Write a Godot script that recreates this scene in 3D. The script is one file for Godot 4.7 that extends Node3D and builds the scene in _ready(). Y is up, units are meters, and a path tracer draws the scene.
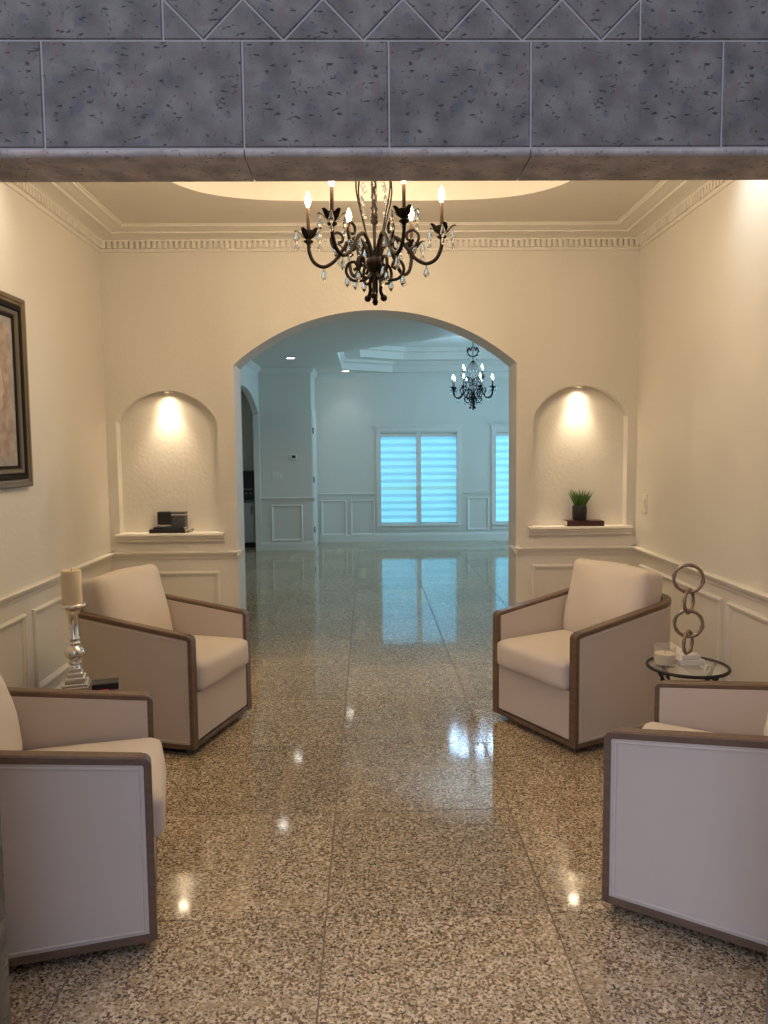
extends Node3D
# Entry hall seen through a stone doorway, with a living room beyond an arched opening.

const XL := -1.845      # hall left wall
const XR := 1.925       # hall right wall
const ZB := -5.5        # hall face of the arched wall
const WALL_T := 0.3
const ZF := -12.4       # living room far wall
const ZS := -1.69       # outer face of the stone doorway
const ZI := -1.84       # inner face of the doorway wall
const CEIL := 3.0
const CEIL2 := 2.7
const XL2 := -1.6
const XR2 := 4.2

var M := {}
var used := {}
var rng := RandomNumberGenerator.new()


func C(r: float, g: float, b: float, a := 1.0) -> Color:
	var c := Color(r, g, b).linear_to_srgb()
	c.a = a
	return c


# ---------------------------------------------------------------- mesh builder
class MB:
	var v := PackedVector3Array()
	var n := PackedVector3Array()

	func trin(a: Vector3, b: Vector3, c: Vector3, na: Vector3, nb: Vector3, nc: Vector3) -> void:
		v.append(a); v.append(c); v.append(b)
		n.append(na); n.append(nc); n.append(nb)

	func tri(a: Vector3, b: Vector3, c: Vector3) -> void:
		var m := (b - a).cross(c - a).normalized()
		trin(a, b, c, m, m, m)

	func quad(a: Vector3, b: Vector3, c: Vector3, d: Vector3) -> void:
		tri(a, b, c)
		tri(a, c, d)

	func quadn(a: Vector3, b: Vector3, c: Vector3, d: Vector3, na: Vector3, nb: Vector3, nc: Vector3, nd: Vector3) -> void:
		trin(a, b, c, na, nb, nc)
		trin(a, c, d, na, nc, nd)

	func box(lo: Vector3, hi: Vector3) -> void:
		var a := Vector3(lo.x, lo.y, lo.z)
		var b := Vector3(hi.x, lo.y, lo.z)
		var c := Vector3(hi.x, hi.y, lo.z)
		var d := Vector3(lo.x, hi.y, lo.z)
		var e := Vector3(lo.x, lo.y, hi.z)
		var f := Vector3(hi.x, lo.y, hi.z)
		var g := Vector3(hi.x, hi.y, hi.z)
		var h := Vector3(lo.x, hi.y, hi.z)
		quad(e, f, g, h); quad(b, a, d, c); quad(a, e, h, d)
		quad(f, b, c, g); quad(h, g, c, d); quad(a, b, f, e)

	# box with rounded edges; seg steps per quarter round
	func rbox(center: Vector3, size: Vector3, r: float, seg := 1, basis := Basis()) -> void:
		var h := size / 2.0
		r = minf(r, minf(h.x, minf(h.y, h.z)) * 0.999)
		var inner := h - Vector3(r, r, r)
		var cnt := 2 * (seg + 1)
		for axis in 3:
			for sgn: float in [-1.0, 1.0]:
				var w := Vector3.ZERO; w[axis] = sgn
				var u := Vector3.ZERO; u[(axis + 1) % 3] = 1.0
				var t := Vector3.ZERO; t[(axis + 2) % 3] = sgn
				var P := []
				var N := []
				for i in cnt:
					for j in cnt:
						var si := -1.0 if i <= seg else 1.0
						var sj := -1.0 if j <= seg else 1.0
						var ai := tan(PI / 4 * ((i - seg) / float(seg) if i <= seg else (i - seg - 1) / float(seg)))
						var aj := tan(PI / 4 * ((j - seg) / float(seg) if j <= seg else (j - seg - 1) / float(seg)))
						var d := (w + u * ai + t * aj).normalized()
						var corner := (w + u * si + t * sj) * inner
						P.append(center + basis * (corner + d * r))
						N.append(basis * d)
				for i in cnt - 1:
					for j in cnt - 1:
						var a := i * cnt + j
						var b := (i + 1) * cnt + j
						quadn(P[a], P[b], P[b + 1], P[a + 1], N[a], N[b], N[b + 1], N[a + 1])

	# tube along a path
	func tube(pts: PackedVector3Array, rad, sides := 8, closed := false) -> void:
		var cnt := pts.size()
		var tang := PackedVector3Array()
		for i in cnt:
			var a: Vector3 = pts[(i - 1 + cnt) % cnt] if closed else pts[maxi(i - 1, 0)]
			var b: Vector3 = pts[(i + 1) % cnt] if closed else pts[mini(i + 1, cnt - 1)]
			tang.append((b - a).normalized())
		var up := Vector3.UP
		if absf(tang[0].dot(up)) > 0.9: up = Vector3.RIGHT
		var nx := (up - tang[0] * up.dot(tang[0])).normalized()
		var rows := []
		for i in cnt:
			nx = (nx - tang[i] * nx.dot(tang[i])).normalized()
			var ny := tang[i].cross(nx)
			var r: float = rad if (rad is float or rad is int) else rad[i]
			var row := []
			for k in sides + 1:
				var a := TAU * k / sides
				var d := nx * cos(a) + ny * sin(a)
				row.append([pts[i] + d * r, d])
			rows.append(row)
		var last := cnt if closed else cnt - 1
		for i in last:
			var A: Array = rows[i]
			var B: Array = rows[(i + 1) % cnt]
			for k in sides:
				quadn(A[k][0], A[k + 1][0], B[k + 1][0], B[k][0], A[k][1], A[k + 1][1], B[k + 1][1], B[k][1])
		if not closed:
			for k in sides:
				tri(pts[0], rows[0][k + 1][0], rows[0][k][0])
				tri(pts[cnt - 1], rows[cnt - 1][k][0], rows[cnt - 1][k + 1][0])

	# surface of revolution about the y axis through center; profile from bottom to top
	func lathe(prof: Array, seg := 24, center := Vector3.ZERO, flat := false) -> void:
		for i in prof.size() - 1:
			var p: Vector2 = prof[i]
			var q: Vector2 = prof[i + 1]
			var e := (q - p).normalized()
			var na := Vector2(e.y, -e.x)
			var pa := na
			var pb := na
			if not flat:
				if i > 0:
					var e0: Vector2 = (prof[i] - prof[i - 1]).normalized()
					if e0.dot(e) > 0.55: pa = (na + Vector2(e0.y, -e0.x)).normalized()
				if i < prof.size() - 2:
					var e1: Vector2 = (prof[i + 2] - prof[i + 1]).normalized()
					if e1.dot(e) > 0.55: pb = (na + Vector2(e1.y, -e1.x)).normalized()
			for k in seg:
				var a0 := TAU * k / seg
				var a1 := TAU * (k + 1) / seg
				var d0 := Vector3(cos(a0), 0, -sin(a0))
				var d1 := Vector3(cos(a1), 0, -sin(a1))
				var y := Vector3.UP
				var A := center + d0 * p.x + y * p.y
				var B := center + d1 * p.x + y * p.y
				var Cc := center + d1 * q.x + y * q.y
				var D := center + d0 * q.x + y * q.y
				var nA := d0 * pa.x + y * pa.y
				var nB := d1 * pa.x + y * pa.y
				var nC := d1 * pb.x + y * pb.y
				var nD := d0 * pb.x + y * pb.y
				if p.x > 1e-6: trin(A, B, Cc, nA, nB, nC)
				if q.x > 1e-6: trin(A, Cc, D, nA, nC, nD)

	# prism of a polygon in local xy, from z0 (back) to z1 (front)
	func prism(poly: PackedVector2Array, z0: float, z1: float, xf := Transform3D(), bevel := 0.0) -> void:
		if Geometry2D.is_polygon_clockwise(poly):
			poly = poly.duplicate()
			poly.reverse()
		var cnt := poly.size()
		var face := poly
		if bevel > 0.0:
			face = PackedVector2Array()
			for i in cnt:
				var a := poly[(i - 1 + cnt) % cnt]
				var b := poly[i]
				var c := poly[(i + 1) % cnt]
				var e0 := (b - a).normalized()
				var e1 := (c - b).normalized()
				var n0 := Vector2(-e0.y, e0.x)
				var n1 := Vector2(-e1.y, e1.x)
				var m := (n0 + n1).normalized()
				face.append(b + m * bevel / maxf(0.3, m.dot(n0)))
		var idx := Geometry2D.triangulate_polygon(poly)
		for k in range(0, idx.size(), 3):
			var a := idx[k]
			var b := idx[k + 1]
			var c := idx[k + 2]
			if (poly[b] - poly[a]).cross(poly[c] - poly[a]) < 0:
				var s := b
				b = c
				c = s
			tri(xf * Vector3(face[a].x, face[a].y, z1), xf * Vector3(face[b].x, face[b].y, z1), xf * Vector3(face[c].x, face[c].y, z1))
			tri(xf * Vector3(poly[a].x, poly[a].y, z0), xf * Vector3(poly[c].x, poly[c].y, z0), xf * Vector3(poly[b].x, poly[b].y, z0))
		for i in cnt:
			var a := poly[i]
			var b := poly[(i + 1) % cnt]
			quad(xf * Vector3(a.x, a.y, z0), xf * Vector3(b.x, b.y, z0), xf * Vector3(b.x, b.y, z1 - bevel), xf * Vector3(a.x, a.y, z1 - bevel))
			if bevel > 0.0:
				var fa := face[i]
				var fb := face[(i + 1) % cnt]
				quad(xf * Vector3(a.x, a.y, z1 - bevel), xf * Vector3(b.x, b.y, z1 - bevel), xf * Vector3(fb.x, fb.y, z1), xf * Vector3(fa.x, fa.y, z1))

	# mitred rectangular frame: profile of (inset, out) on a w x h rectangle centred on the origin, out = +z
	func frame(w: float, h: float, prof: Array, xf := Transform3D()) -> void:
		for i in prof.size() - 1:
			var p: Vector2 = prof[i]
			var q: Vector2 = prof[i + 1]
			var P := [Vector3(-w / 2 + p.x, -h / 2 + p.x, p.y), Vector3(w / 2 - p.x, -h / 2 + p.x, p.y), Vector3(w / 2 - p.x, h / 2 - p.x, p.y), Vector3(-w / 2 + p.x, h / 2 - p.x, p.y)]
			var Q := [Vector3(-w / 2 + q.x, -h / 2 + q.x, q.y), Vector3(w / 2 - q.x, -h / 2 + q.x, q.y), Vector3(w / 2 - q.x, h / 2 - q.x, q.y), Vector3(-w / 2 + q.x, h / 2 - q.x, q.y)]
			for k in 4:
				var l := (k + 1) % 4
				quad(xf * P[k], xf * P[l], xf * Q[l], xf * Q[k])

	func mesh() -> ArrayMesh:
		var arr := []
		arr.resize(Mesh.ARRAY_MAX)
		arr[Mesh.ARRAY_VERTEX] = v
		arr[Mesh.ARRAY_NORMAL] = n
		var m := ArrayMesh.new()
		m.add_surface_from_arrays(Mesh.PRIMITIVE_TRIANGLES, arr)
		return m


# ---------------------------------------------------------------- scene helpers
func numbered(called: String) -> String:
	if not used.has(called):
		used[called] = 0
		return called
	used[called] += 1
	return "%s_%03d" % [called, used[called]]


func obj(called: String, mb, m: Material, parent: Node = null) -> MeshInstance3D:
	var o := MeshInstance3D.new()
	o.mesh = mb.mesh() if mb is MB else mb
	o.material_override = null
	o.name = called
	for s in o.mesh.get_surface_count():
		o.set_surface_override_material(s, m)
	if parent == null:
		o.name = numbered(called)
		add_child(o)
	else:
		parent.add_child(o, true)
	return o


func tag(o: Node, label: String, category: String, group := "", kind := "") -> Node:
	o.set_meta("label", label)
	o.set_meta("category", category)
	if group: o.set_meta("group", group)
	if kind: o.set_meta("kind", kind)
	return o


func thing(called: String, label: String, category: String, at := Vector3.ZERO, turn := 0.0, group := "") -> Node3D:
	var o := Node3D.new()
	o.name = numbered(called)
	add_child(o)
	o.position = at
	o.rotation.y = turn
	tag(o, label, category, group)
	return o


func struct(called: String, mb, m: Material, label: String, category: String) -> Node3D:
	var o := obj(called, mb, m)
	tag(o, label, category, "", "structure")
	return o


func boxm(lo: Vector3, hi: Vector3) -> MB:
	var b := MB.new()
	b.box(lo.min(hi), lo.max(hi))
	return b


func rboxm(size: Vector3, r: float, center := Vector3.ZERO, seg := 1, basis := Basis()) -> MB:
	var b := MB.new()
	b.rbox(center, size, r, seg, basis)
	return b


func catmull(p: Array, sub := 6, closed := false) -> PackedVector3Array:
	var out := PackedVector3Array()
	var cnt := p.size()
	var segs := cnt if closed else cnt - 1
	for i in segs:
		var a: Vector3 = p[(i - 1 + cnt) % cnt] if closed or i > 0 else p[0] * 2.0 - p[1]
		var b: Vector3 = p[i]
		var c: Vector3 = p[(i + 1) % cnt]
		var d: Vector3 = p[(i + 2) % cnt] if closed or i < cnt - 2 else p[cnt - 1] * 2.0 - p[cnt - 2]
		for k in sub:
			out.append(b.cubic_interpolate(c, a, d, float(k) / sub))
	if not closed: out.append(p[cnt - 1])
	return out


func ring_pts(center: Vector3, r: float, ax: Vector3, ay: Vector3, cnt := 40) -> PackedVector3Array:
	var out := PackedVector3Array()
	for k in cnt:
		var a := TAU * k / cnt
		out.append(center + ax * cos(a) * r + ay * sin(a) * r)
	return out


func light_at(l: Light3D, parent: Node, at: Vector3, col: Color, energy: float, size: float) -> Light3D:
	l.light_color = col
	l.light_energy = energy
	l.light_size = size
	l.shadow_enabled = true
	parent.add_child(l, true)
	l.position = at
	if l is OmniLight3D:
		l.omni_range = 30.0
		l.omni_attenuation = 2.0
	if l is SpotLight3D:
		l.spot_range = 30.0
		l.spot_attenuation = 2.0
	return l


# ---------------------------------------------------------------- materials
func noise_bytes(kind: int, freq: float, seed_: int, size: int, oct := 1, ret := -1) -> PackedByteArray:
	var f := FastNoiseLite.new()
	f.noise_type = kind
	f.frequency = freq
	f.seed = seed_
	f.fractal_type = FastNoiseLite.FRACTAL_FBM if oct > 1 else FastNoiseLite.FRACTAL_NONE
	f.fractal_octaves = oct
	if ret >= 0: f.cellular_return_type = ret
	var im := f.get_seamless_image(size, size)
	im.convert(Image.FORMAT_L8)
	return im.get_data()


func tex_rgb(data: PackedByteArray, w: int, h: int) -> ImageTexture:
	return ImageTexture.create_from_image(Image.create_from_data(w, h, false, Image.FORMAT_RGB8, data))


func tex_l(data: PackedByteArray, w: int, h: int) -> ImageTexture:
	return ImageTexture.create_from_image(Image.create_from_data(w, h, false, Image.FORMAT_L8, data))


func mat(called: String, col: Color, rough: float, metal := 0.0) -> StandardMaterial3D:
	var m := StandardMaterial3D.new()
	m.resource_name = called
	m.albedo_color = col
	m.roughness = rough
	m.metallic = metal
	M[called] = m
	return m


func triplanar(m: StandardMaterial3D, s: float, world := true) -> void:
	m.uv1_triplanar = true
	m.uv1_world_triplanar = world
	m.uv1_scale = Vector3(s, s, s)


func put_rgb(d: PackedByteArray, i: int, c: Vector3) -> void:
	d[i * 3] = clampi(int(255.0 * pow(clampf(c.x, 0, 1), 0.4545)), 0, 255)
	d[i * 3 + 1] = clampi(int(255.0 * pow(clampf(c.y, 0, 1), 0.4545)), 0, 255)
	d[i * 3 + 2] = clampi(int(255.0 * pow(clampf(c.z, 0, 1), 0.4545)), 0, 255)


func granite_texture() -> ImageTexture:
	var S := 1024
	var cell := noise_bytes(FastNoiseLite.TYPE_CELLULAR, 0.09, 3, S, 1, FastNoiseLite.RETURN_CELL_VALUE)
	var cell2 := noise_bytes(FastNoiseLite.TYPE_CELLULAR, 0.14, 8, S, 1, FastNoiseLite.RETURN_CELL_VALUE)
	var fine := noise_bytes(FastNoiseLite.TYPE_SIMPLEX, 0.07, 5, S, 3)
	var wide := noise_bytes(FastNoiseLite.TYPE_SIMPLEX, 0.012, 7, S, 2)
	var d := PackedByteArray()
	d.resize(S * S * 3)
	var tan_c := Vector3(0.47, 0.36, 0.215)
	var gold := Vector3(0.41, 0.28, 0.14)
	var cream := Vector3(0.68, 0.56, 0.385)
	var brown := Vector3(0.20, 0.13, 0.07)
	var dark := Vector3(0.065, 0.05, 0.036)
	var lut := []
	for k in 256:
		lut.append(0)
	for i in S * S:
		var a := cell[i] / 255.0
		var b := cell2[i] / 255.0
		var f := fine[i] / 255.0
		var w := wide[i] / 255.0
		var c := tan_c.lerp(gold, clampf((a - 0.3) * 2.0, 0, 1))
		if a > 0.66 : c = cream
		c = c.lerp(cream, clampf((f - 0.55) * 2.2, 0, 0.7))
		if b < 0.20 + 0.20 * (w - 0.5) * 2.0: c = brown.lerp(gold, 0.3 * a)
		if b > 0.86 and f < 0.55: c = dark
		if f < 0.28: c = c.lerp(dark, 0.75)
		c *= 0.90 + 0.38 * w
		put_rgb(d, i, c)
	return tex_rgb(d, S, S)


func stone_texture() -> Array:
	var S := 1024
	var wide := noise_bytes(FastNoiseLite.TYPE_SIMPLEX, 0.006, 11, S, 4)
	var blue := noise_bytes(FastNoiseLite.TYPE_SIMPLEX, 0.009, 23, S, 2)
	var pit := noise_bytes(FastNoiseLite.TYPE_SIMPLEX, 0.016, 31, S, 3)
	var grain := noise_bytes(FastNoiseLite.TYPE_SIMPLEX, 0.16, 37, S, 3)
	var d := PackedByteArray()
	d.resize(S * S * 3)
	var hgt := PackedByteArray()
	hgt.resize(S * S)
	for y in S:
		for x in S:
			var i := y * S + x
			var j := y * S + ((x * 2) % S)
			var k := ((y * 2) % S) * S + x
			var w := wide[i] / 255.0
			var bl := blue[i] / 255.0
			var g := grain[i] / 255.0
			var p := pit[k] / 255.0
			var p2 := pit[j] / 255.0
			var c := Vector3(0.50, 0.465, 0.41) * (0.62 + 0.76 * w)
			c = c.lerp(Vector3(0.28, 0.31, 0.38), clampf((bl - 0.82) * 6.0, 0, 0.5))
			c = c.lerp(Vector3(0.52, 0.38, 0.31), clampf((0.25 - bl) * 5.0, 0, 0.5))
			c *= 0.88 + 0.24 * g
			var h := 0.75 + 0.15 * g
			if p < 0.18:
				c = c.lerp(Vector3(0.15, 0.135, 0.125), clampf((0.18 - p) * 14.0, 0, 1))
				h = 0.25
			if p2 > 0.84:
				c = c.lerp(Vector3(0.21, 0.175, 0.16), clampf((p2 - 0.84) * 9.0, 0, 0.7))
			put_rgb(d, i, c)
			hgt[i] = int(255.0 * clampf(h, 0, 1))
	return [tex_rgb(d, S, S), tex_l(hgt, S, S)]


func make_materials() -> void:
	var peel := tex_l(noise_bytes(FastNoiseLite.TYPE_SIMPLEX, 0.03, 41, 512, 3), 512, 512)
	for a in [["wall_paint", Vector3(0.70, 0.66, 0.585), 0.55], ["trim_paint", Vector3(0.75, 0.71, 0.635), 0.38], ["ceiling_paint", Vector3(0.72, 0.67, 0.59), 0.7]]:
		var m := mat(a[0], C(a[1].x, a[1].y, a[1].z), a[2])
		if a[0] != "trim_paint":
			m.heightmap_enabled = true
			m.heightmap_texture = peel
			m.heightmap_scale = 0.06
			triplanar(m, 1.6)
	var granite := granite_texture()
	for k in 4:
		var m := mat("granite_%d" % k, Color.WHITE * [1.0, 0.96, 0.985, 0.94][k], 0.068)
		m.albedo_texture = granite
		m.metallic_specular = 0.55
		triplanar(m, 1.0)
		m.uv1_offset = Vector3(0.31 * k, 0.17 * k, 0.53 * k)
	mat("grout", C(0.24, 0.185, 0.12), 0.8)
	var st := stone_texture()
	for k in 4:
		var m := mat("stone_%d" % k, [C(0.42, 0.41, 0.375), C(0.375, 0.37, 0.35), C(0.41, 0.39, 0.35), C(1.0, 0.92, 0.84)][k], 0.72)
		m.albedo_texture = st[0]
		m.heightmap_enabled = true
		m.heightmap_texture = st[1]
		m.heightmap_scale = 0.25
		triplanar(m, 1.25)
		m.uv1_offset = Vector3(0.37 * k, 0.61 * k, 0.23 * k)
	mat("mortar", C(0.54, 0.51, 0.46), 0.9)
	mat("porch_render", C(0.15, 0.14, 0.135), 0.9)
	mat("porch_concrete", C(0.30, 0.29, 0.28), 0.85)
	# cloth
	var S := 128
	var wv := PackedByteArray()
	wv.resize(S * S)
	for y in S:
		for x in S:
			var u := sin(x * TAU / 16.0)
			var t := sin(y * TAU / 16.0)
			var over := 1.0 if (int(x / 8.0) + int(y / 8.0)) % 2 == 0 else 0.0
			wv[y * S + x] = int(127 + 60 * (absf(u) if over > 0.5 else absf(t)))
	var weave := tex_l(wv, S, S)
	for a in [["chair_fabric", Vector3(0.60, 0.52, 0.435)], ["cushion_fabric", Vector3(0.66, 0.58, 0.49)]]:
		var m := mat(a[0], C(a[1].x, a[1].y, a[1].z), 0.9)
		m.heightmap_enabled = true
		m.heightmap_texture = weave
		m.heightmap_scale = 0.04
		m.rim_enabled = true
		m.rim = 0.25
		m.rim_tint = 0.6
		triplanar(m, 40.0, false)
	# wood
	var wn := noise_bytes(FastNoiseLite.TYPE_SIMPLEX, 0.05, 51, 256, 3)
	var wd := PackedByteArray()
	wd.resize(256 * 256 * 3)
	for i in 256 * 256:
		var t := wn[(i / 256) * 256 + ((i % 256) / 6)] / 255.0
		put_rgb(wd, i, Vector3(0.185, 0.112, 0.066).lerp(Vector3(0.125, 0.074, 0.044), t))
	var wm := mat("frame_wood", Color.WHITE, 0.42)
	wm.albedo_texture = tex_rgb(wd, 256, 256)
	triplanar(wm, 3.0, false)
	mat("plinth_black", C(0.02, 0.018, 0.017), 0.6)
	mat("bronze", C(0.010, 0.0068, 0.0055), 0.65)
	mat("black_iron", C(0.03, 0.026, 0.024), 0.45, 0.5)
	mat("candle_sleeve", C(0.03, 0.018, 0.012), 0.7)
	var cr := mat("crystal", C(0.98, 0.98, 0.98, 0.02), 0.0)
	cr.transparency = BaseMaterial3D.TRANSPARENCY_ALPHA
	cr.refraction_enabled = true
	cr.refraction_scale = 0.055
	var gl := mat("clear_glass", C(0.9, 0.95, 0.93, 0.06), 0.02)
	gl.transparency = BaseMaterial3D.TRANSPARENCY_ALPHA
	mat("mercury_silver", C(0.80, 0.77, 0.72), 0.2, 1.0)
	mat("candle_wax", C(0.70, 0.58, 0.38), 0.5)
	M.bronze.metallic_specular = 0.2
	M.candle_sleeve.metallic_specular = 0.15
	M.candle_wax.subsurf_scatter_enabled = true
	M.candle_wax.subsurf_scatter_strength = 0.15
	mat("nickel", C(0.30, 0.24, 0.19), 0.35, 1.0)
	mat("marble", C(0.78, 0.74, 0.68), 0.25)
	mat("black_satin", C(0.016, 0.013, 0.014), 0.35)
	mat("slate", C(0.07, 0.075, 0.085), 0.35)
	mat("book_navy", C(0.018, 0.02, 0.03), 0.45)
	mat("book_maroon", C(0.05, 0.012, 0.014), 0.45)
	mat("paper", C(0.7, 0.66, 0.58), 0.85)
	mat("red_cloth", C(0.42, 0.03, 0.03), 0.6)
	mat("leaf", C(0.10, 0.22, 0.035), 0.5)
	mat("leaf_dark", C(0.035, 0.10, 0.018), 0.5)
	mat("frame_gold", C(0.17, 0.125, 0.075), 0.4, 0.35)
	mat("frame_black", C(0.02, 0.018, 0.016), 0.7)
	M.frame_black.metallic_specular = 0.2
	mat("frame_liner", C(0.14, 0.11, 0.075), 0.5, 0.2)
	mat("plate_plastic", C(0.72, 0.68, 0.6), 0.4)
	mat("cabinet_grey", C(0.42, 0.44, 0.45), 0.5)
	mat("hinge_metal", C(0.06, 0.06, 0.06), 0.4, 0.8)
	var bw := mat("bulb_warm", C(1, 0.8, 0.5), 0.3)
	bw.emission_enabled = true
	bw.emission = C(1.0, 0.80, 0.50)
	bw.emission_energy_multiplier = 14.0
	var bc := mat("bulb_cool", C(0.8, 0.9, 1), 0.3)
	bc.emission_enabled = true
	bc.emission = C(0.62, 0.82, 1.0)
	bc.emission_energy_multiplier = 14.0
	var dl := mat("downlight_lens", C(1, 0.97, 0.9), 0.3)
	dl.emission_enabled = true
	dl.emission = C(1.0, 0.95, 0.86)
	dl.emission_energy_multiplier = 14.0
	var pl := mat("puck_lens", C(1, 0.9, 0.7), 0.3)
	pl.emission_enabled = true
	pl.emission = C(1.0, 0.82, 0.55)
	pl.emission_energy_multiplier = 2.5
	var b1 := mat("window_blind_sheer", C(0.6, 0.8, 0.85), 0.7)
	b1.emission_enabled = true
	b1.emission = C(0.11, 0.49, 0.76)
	b1.emission_energy_multiplier = 1.0
	var b2 := mat("window_blind_woven", C(0.6, 0.75, 0.8), 0.8)
	b2.emission_enabled = true
	b2.emission = C(0.055, 0.29, 0.46)
	b2.emission_energy_multiplier = 1.0
	var b3 := mat("window_blind_rail", C(0.6, 0.75, 0.7), 0.8)
	b3.emission_enabled = true
	b3.emission = C(0.10, 0.30, 0.34)
	b3.emission_energy_multiplier = 1.0


# ---------------------------------------------------------------- ready
func _ready() -> void:
	rng.seed = 20240611
	var cam := Camera3D.new()
	cam.name = "camera"
	cam.fov = rad_to_deg(2.0 * atan(512.0 / 770.0))
	cam.near = 0.05
	cam.transform = Transform3D(Basis(Vector3.UP, deg_to_rad(-1.13965)) * Basis(Vector3.RIGHT, deg_to_rad(-4.68901)) * Basis(Vector3.BACK, deg_to_rad(-0.57296)), Vector3(0, 1.5, 0))
	add_child(cam)
	cam.current = true
	var we := WorldEnvironment.new()
	we.name = "environment"
	var e := Environment.new()
	e.background_mode = Environment.BG_SKY
	var sky := Sky.new()
	var sm := ProceduralSkyMaterial.new()
	sm.sky_top_color = C(0.47, 0.51, 0.72)
	sm.sky_horizon_color = C(0.58, 0.63, 0.84)
	sm.ground_horizon_color = C(0.30, 0.30, 0.33)
	sm.ground_bottom_color = C(0.22, 0.22, 0.24)
	sm.sky_energy_multiplier = 1.3
	sky.sky_material = sm
	e.sky = sky
	e.tonemap_mode = Environment.TONE_MAPPER_LINEAR
	e.tonemap_exposure = 1.0
	e.sdfgi_enabled = true
	e.ssao_enabled = true
	e.ssil_enabled = true
	we.environment = e
	add_child(we)

	make_materials()
	build_floor()
	build_hall()
	build_doorway()
	build_living()
	build_chairs()
	build_tables()
	build_niche_things()
	build_picture()
	chandelier("chandelier", "dark bronze candle chandelier with crystal drops hanging in the cream hall", Vector3(0.042, 0, -3.68), CEIL + 0.16, 2.505, 6, 0.312, 1.0, "bulb_warm", C(1.0, 0.77, 0.51), 0.285, -0.115)
	chandelier("chandelier", "small dark candle chandelier with blue white bulbs under the octagonal tray ceiling", Vector3(1.363, 0, -10.0), CEIL2 + 0.32, 2.27, 8, 0.27, 0.85, "bulb_cool", C(0.42, 0.72, 1.0), 0.17, 0.2, true)


# ---------------------------------------------------------------- floor
func build_floor() -> void:
	var floor_ := struct("floor", boxm(Vector3(-3.2, -0.2, ZS), Vector3(XR2 + 0.2, -0.004, ZF - 0.2)), M.grout, "polished tan and brown granite tile floor through hall and living room", "floor")
	var s := 0.724
	var full := rboxm(Vector3(s - 0.0048, 0.03, s - 0.0048), 0.0015)
	var fm := full.mesh()
	var k := 0
	for i in range(-5, 6):
		for j in range(-1, 15):
			var x0 := -0.152 + s * i
			var z1 := -2.365 - s * j + s
			var x1 := x0 + s
			var z0 := z1 - s
			if x1 < -3.0 or x0 > XR2: continue
			if z1 > -5.5 and (x1 < XL - 0.01 or x0 > XR): continue
			if x1 < XL2 - 0.01 and z1 > -8.5 and z0 < -5.8: continue
			if z0 > ZS: continue
			var hz := minf(z1, ZS)
			var m: Material = M["granite_%d" % ((i * 7 + j * 3 + 40) % 4)]
			k += 1
			if hz < z1:
				obj("tile", rboxm(Vector3(s - 0.0035, 0.03, hz - z0 - 0.002), 0.0015), m, floor_).position = Vector3((x0 + x1) / 2, -0.015, (hz + z0) / 2)
			else:
				obj("tile", fm, m, floor_).position = Vector3((x0 + x1) / 2, -0.015, (z0 + z1) / 2)
	struct("wall_porch_right", boxm(Vector3(1.6, -0.02, ZS), Vector3(1.8, 3.6, 4.0)), M.porch_render, "grey porch side wall outside the stone doorway", "wall")
	struct("porch_floor", boxm(Vector3(-4, -0.2, 4), Vector3(4, -0.02, ZS)), M.porch_concrete, "plain grey porch slab outside the stone doorway", "porch")


# ---------------------------------------------------------------- hall shell
func arch_poly(x0: float, x1: float, y0: float, spring: float, apex: float, cnt := 28) -> PackedVector2Array:
	var p := PackedVector2Array([Vector2(x0, y0), Vector2(x1, y0)])
	var hw := (x1 - x0) / 2
	var rise := apex - spring
	var r := (hw * hw + rise * rise) / (2 * rise)
	var cx := (x0 + x1) / 2
	var cy := apex - r
	var a0 := atan2(spring - cy, hw)
	for k in cnt + 1:
		var a := lerpf(a0, PI - a0, float(k) / cnt)
		p.append(Vector2(cx + r * cos(a), cy + r * sin(a)))
	return p


func csg_cut(parent: CSGCombiner3D, poly: PackedVector2Array, z_front: float, depth: float, xf := Transform3D()) -> void:
	var c := CSGPolygon3D.new()
	c.polygon = poly
	c.mode = CSGPolygon3D.MODE_DEPTH
	c.depth = depth
	c.operation = CSGShape3D.OPERATION_SUBTRACTION
	c.smooth_faces = false
	c.material = M.wall_paint
	parent.add_child(c)
	c.transform = xf * Transform3D(Basis(), Vector3(0, 0, z_front))


func csg_wall(called: String, lo: Vector3, hi: Vector3, m: Material, label: String) -> CSGCombiner3D:
	var w := CSGCombiner3D.new()
	w.name = numbered(called)
	add_child(w)
	tag(w, label, "wall", "", "structure")
	var b := CSGBox3D.new()
	b.size = (hi - lo).abs()
	w.add_child(b)
	b.position = (lo + hi) / 2
	b.material = m
	return w


const PANEL := [Vector2(0, 0), Vector2(0.002, 0.012), Vector2(0.010, 0.020), Vector2(0.020, 0.018), Vector2(0.026, 0.010), Vector2(0.034, 0.008), Vector2(0.038, 0.0)]


func panel(parent: Node, w: float, h: float, xf: Transform3D, m: Material, prof := PANEL) -> void:
	var b := MB.new()
	b.frame(w, h, prof, xf)
	obj("panel_moulding", b, m, parent)


func wall_xf(side: String, u: float, y: float, plane: float) -> Transform3D:
	# u: world coordinate along the wall
	if side == "left": return Transform3D(Basis(Vector3(0, 0, -1), Vector3.UP, Vector3.RIGHT), Vector3(plane, y, u))
	if side == "right": return Transform3D(Basis(Vector3(0, 0, 1), Vector3.UP, Vector3.LEFT), Vector3(plane, y, u))
	return Transform3D(Basis(), Vector3(u, y, plane))


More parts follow.
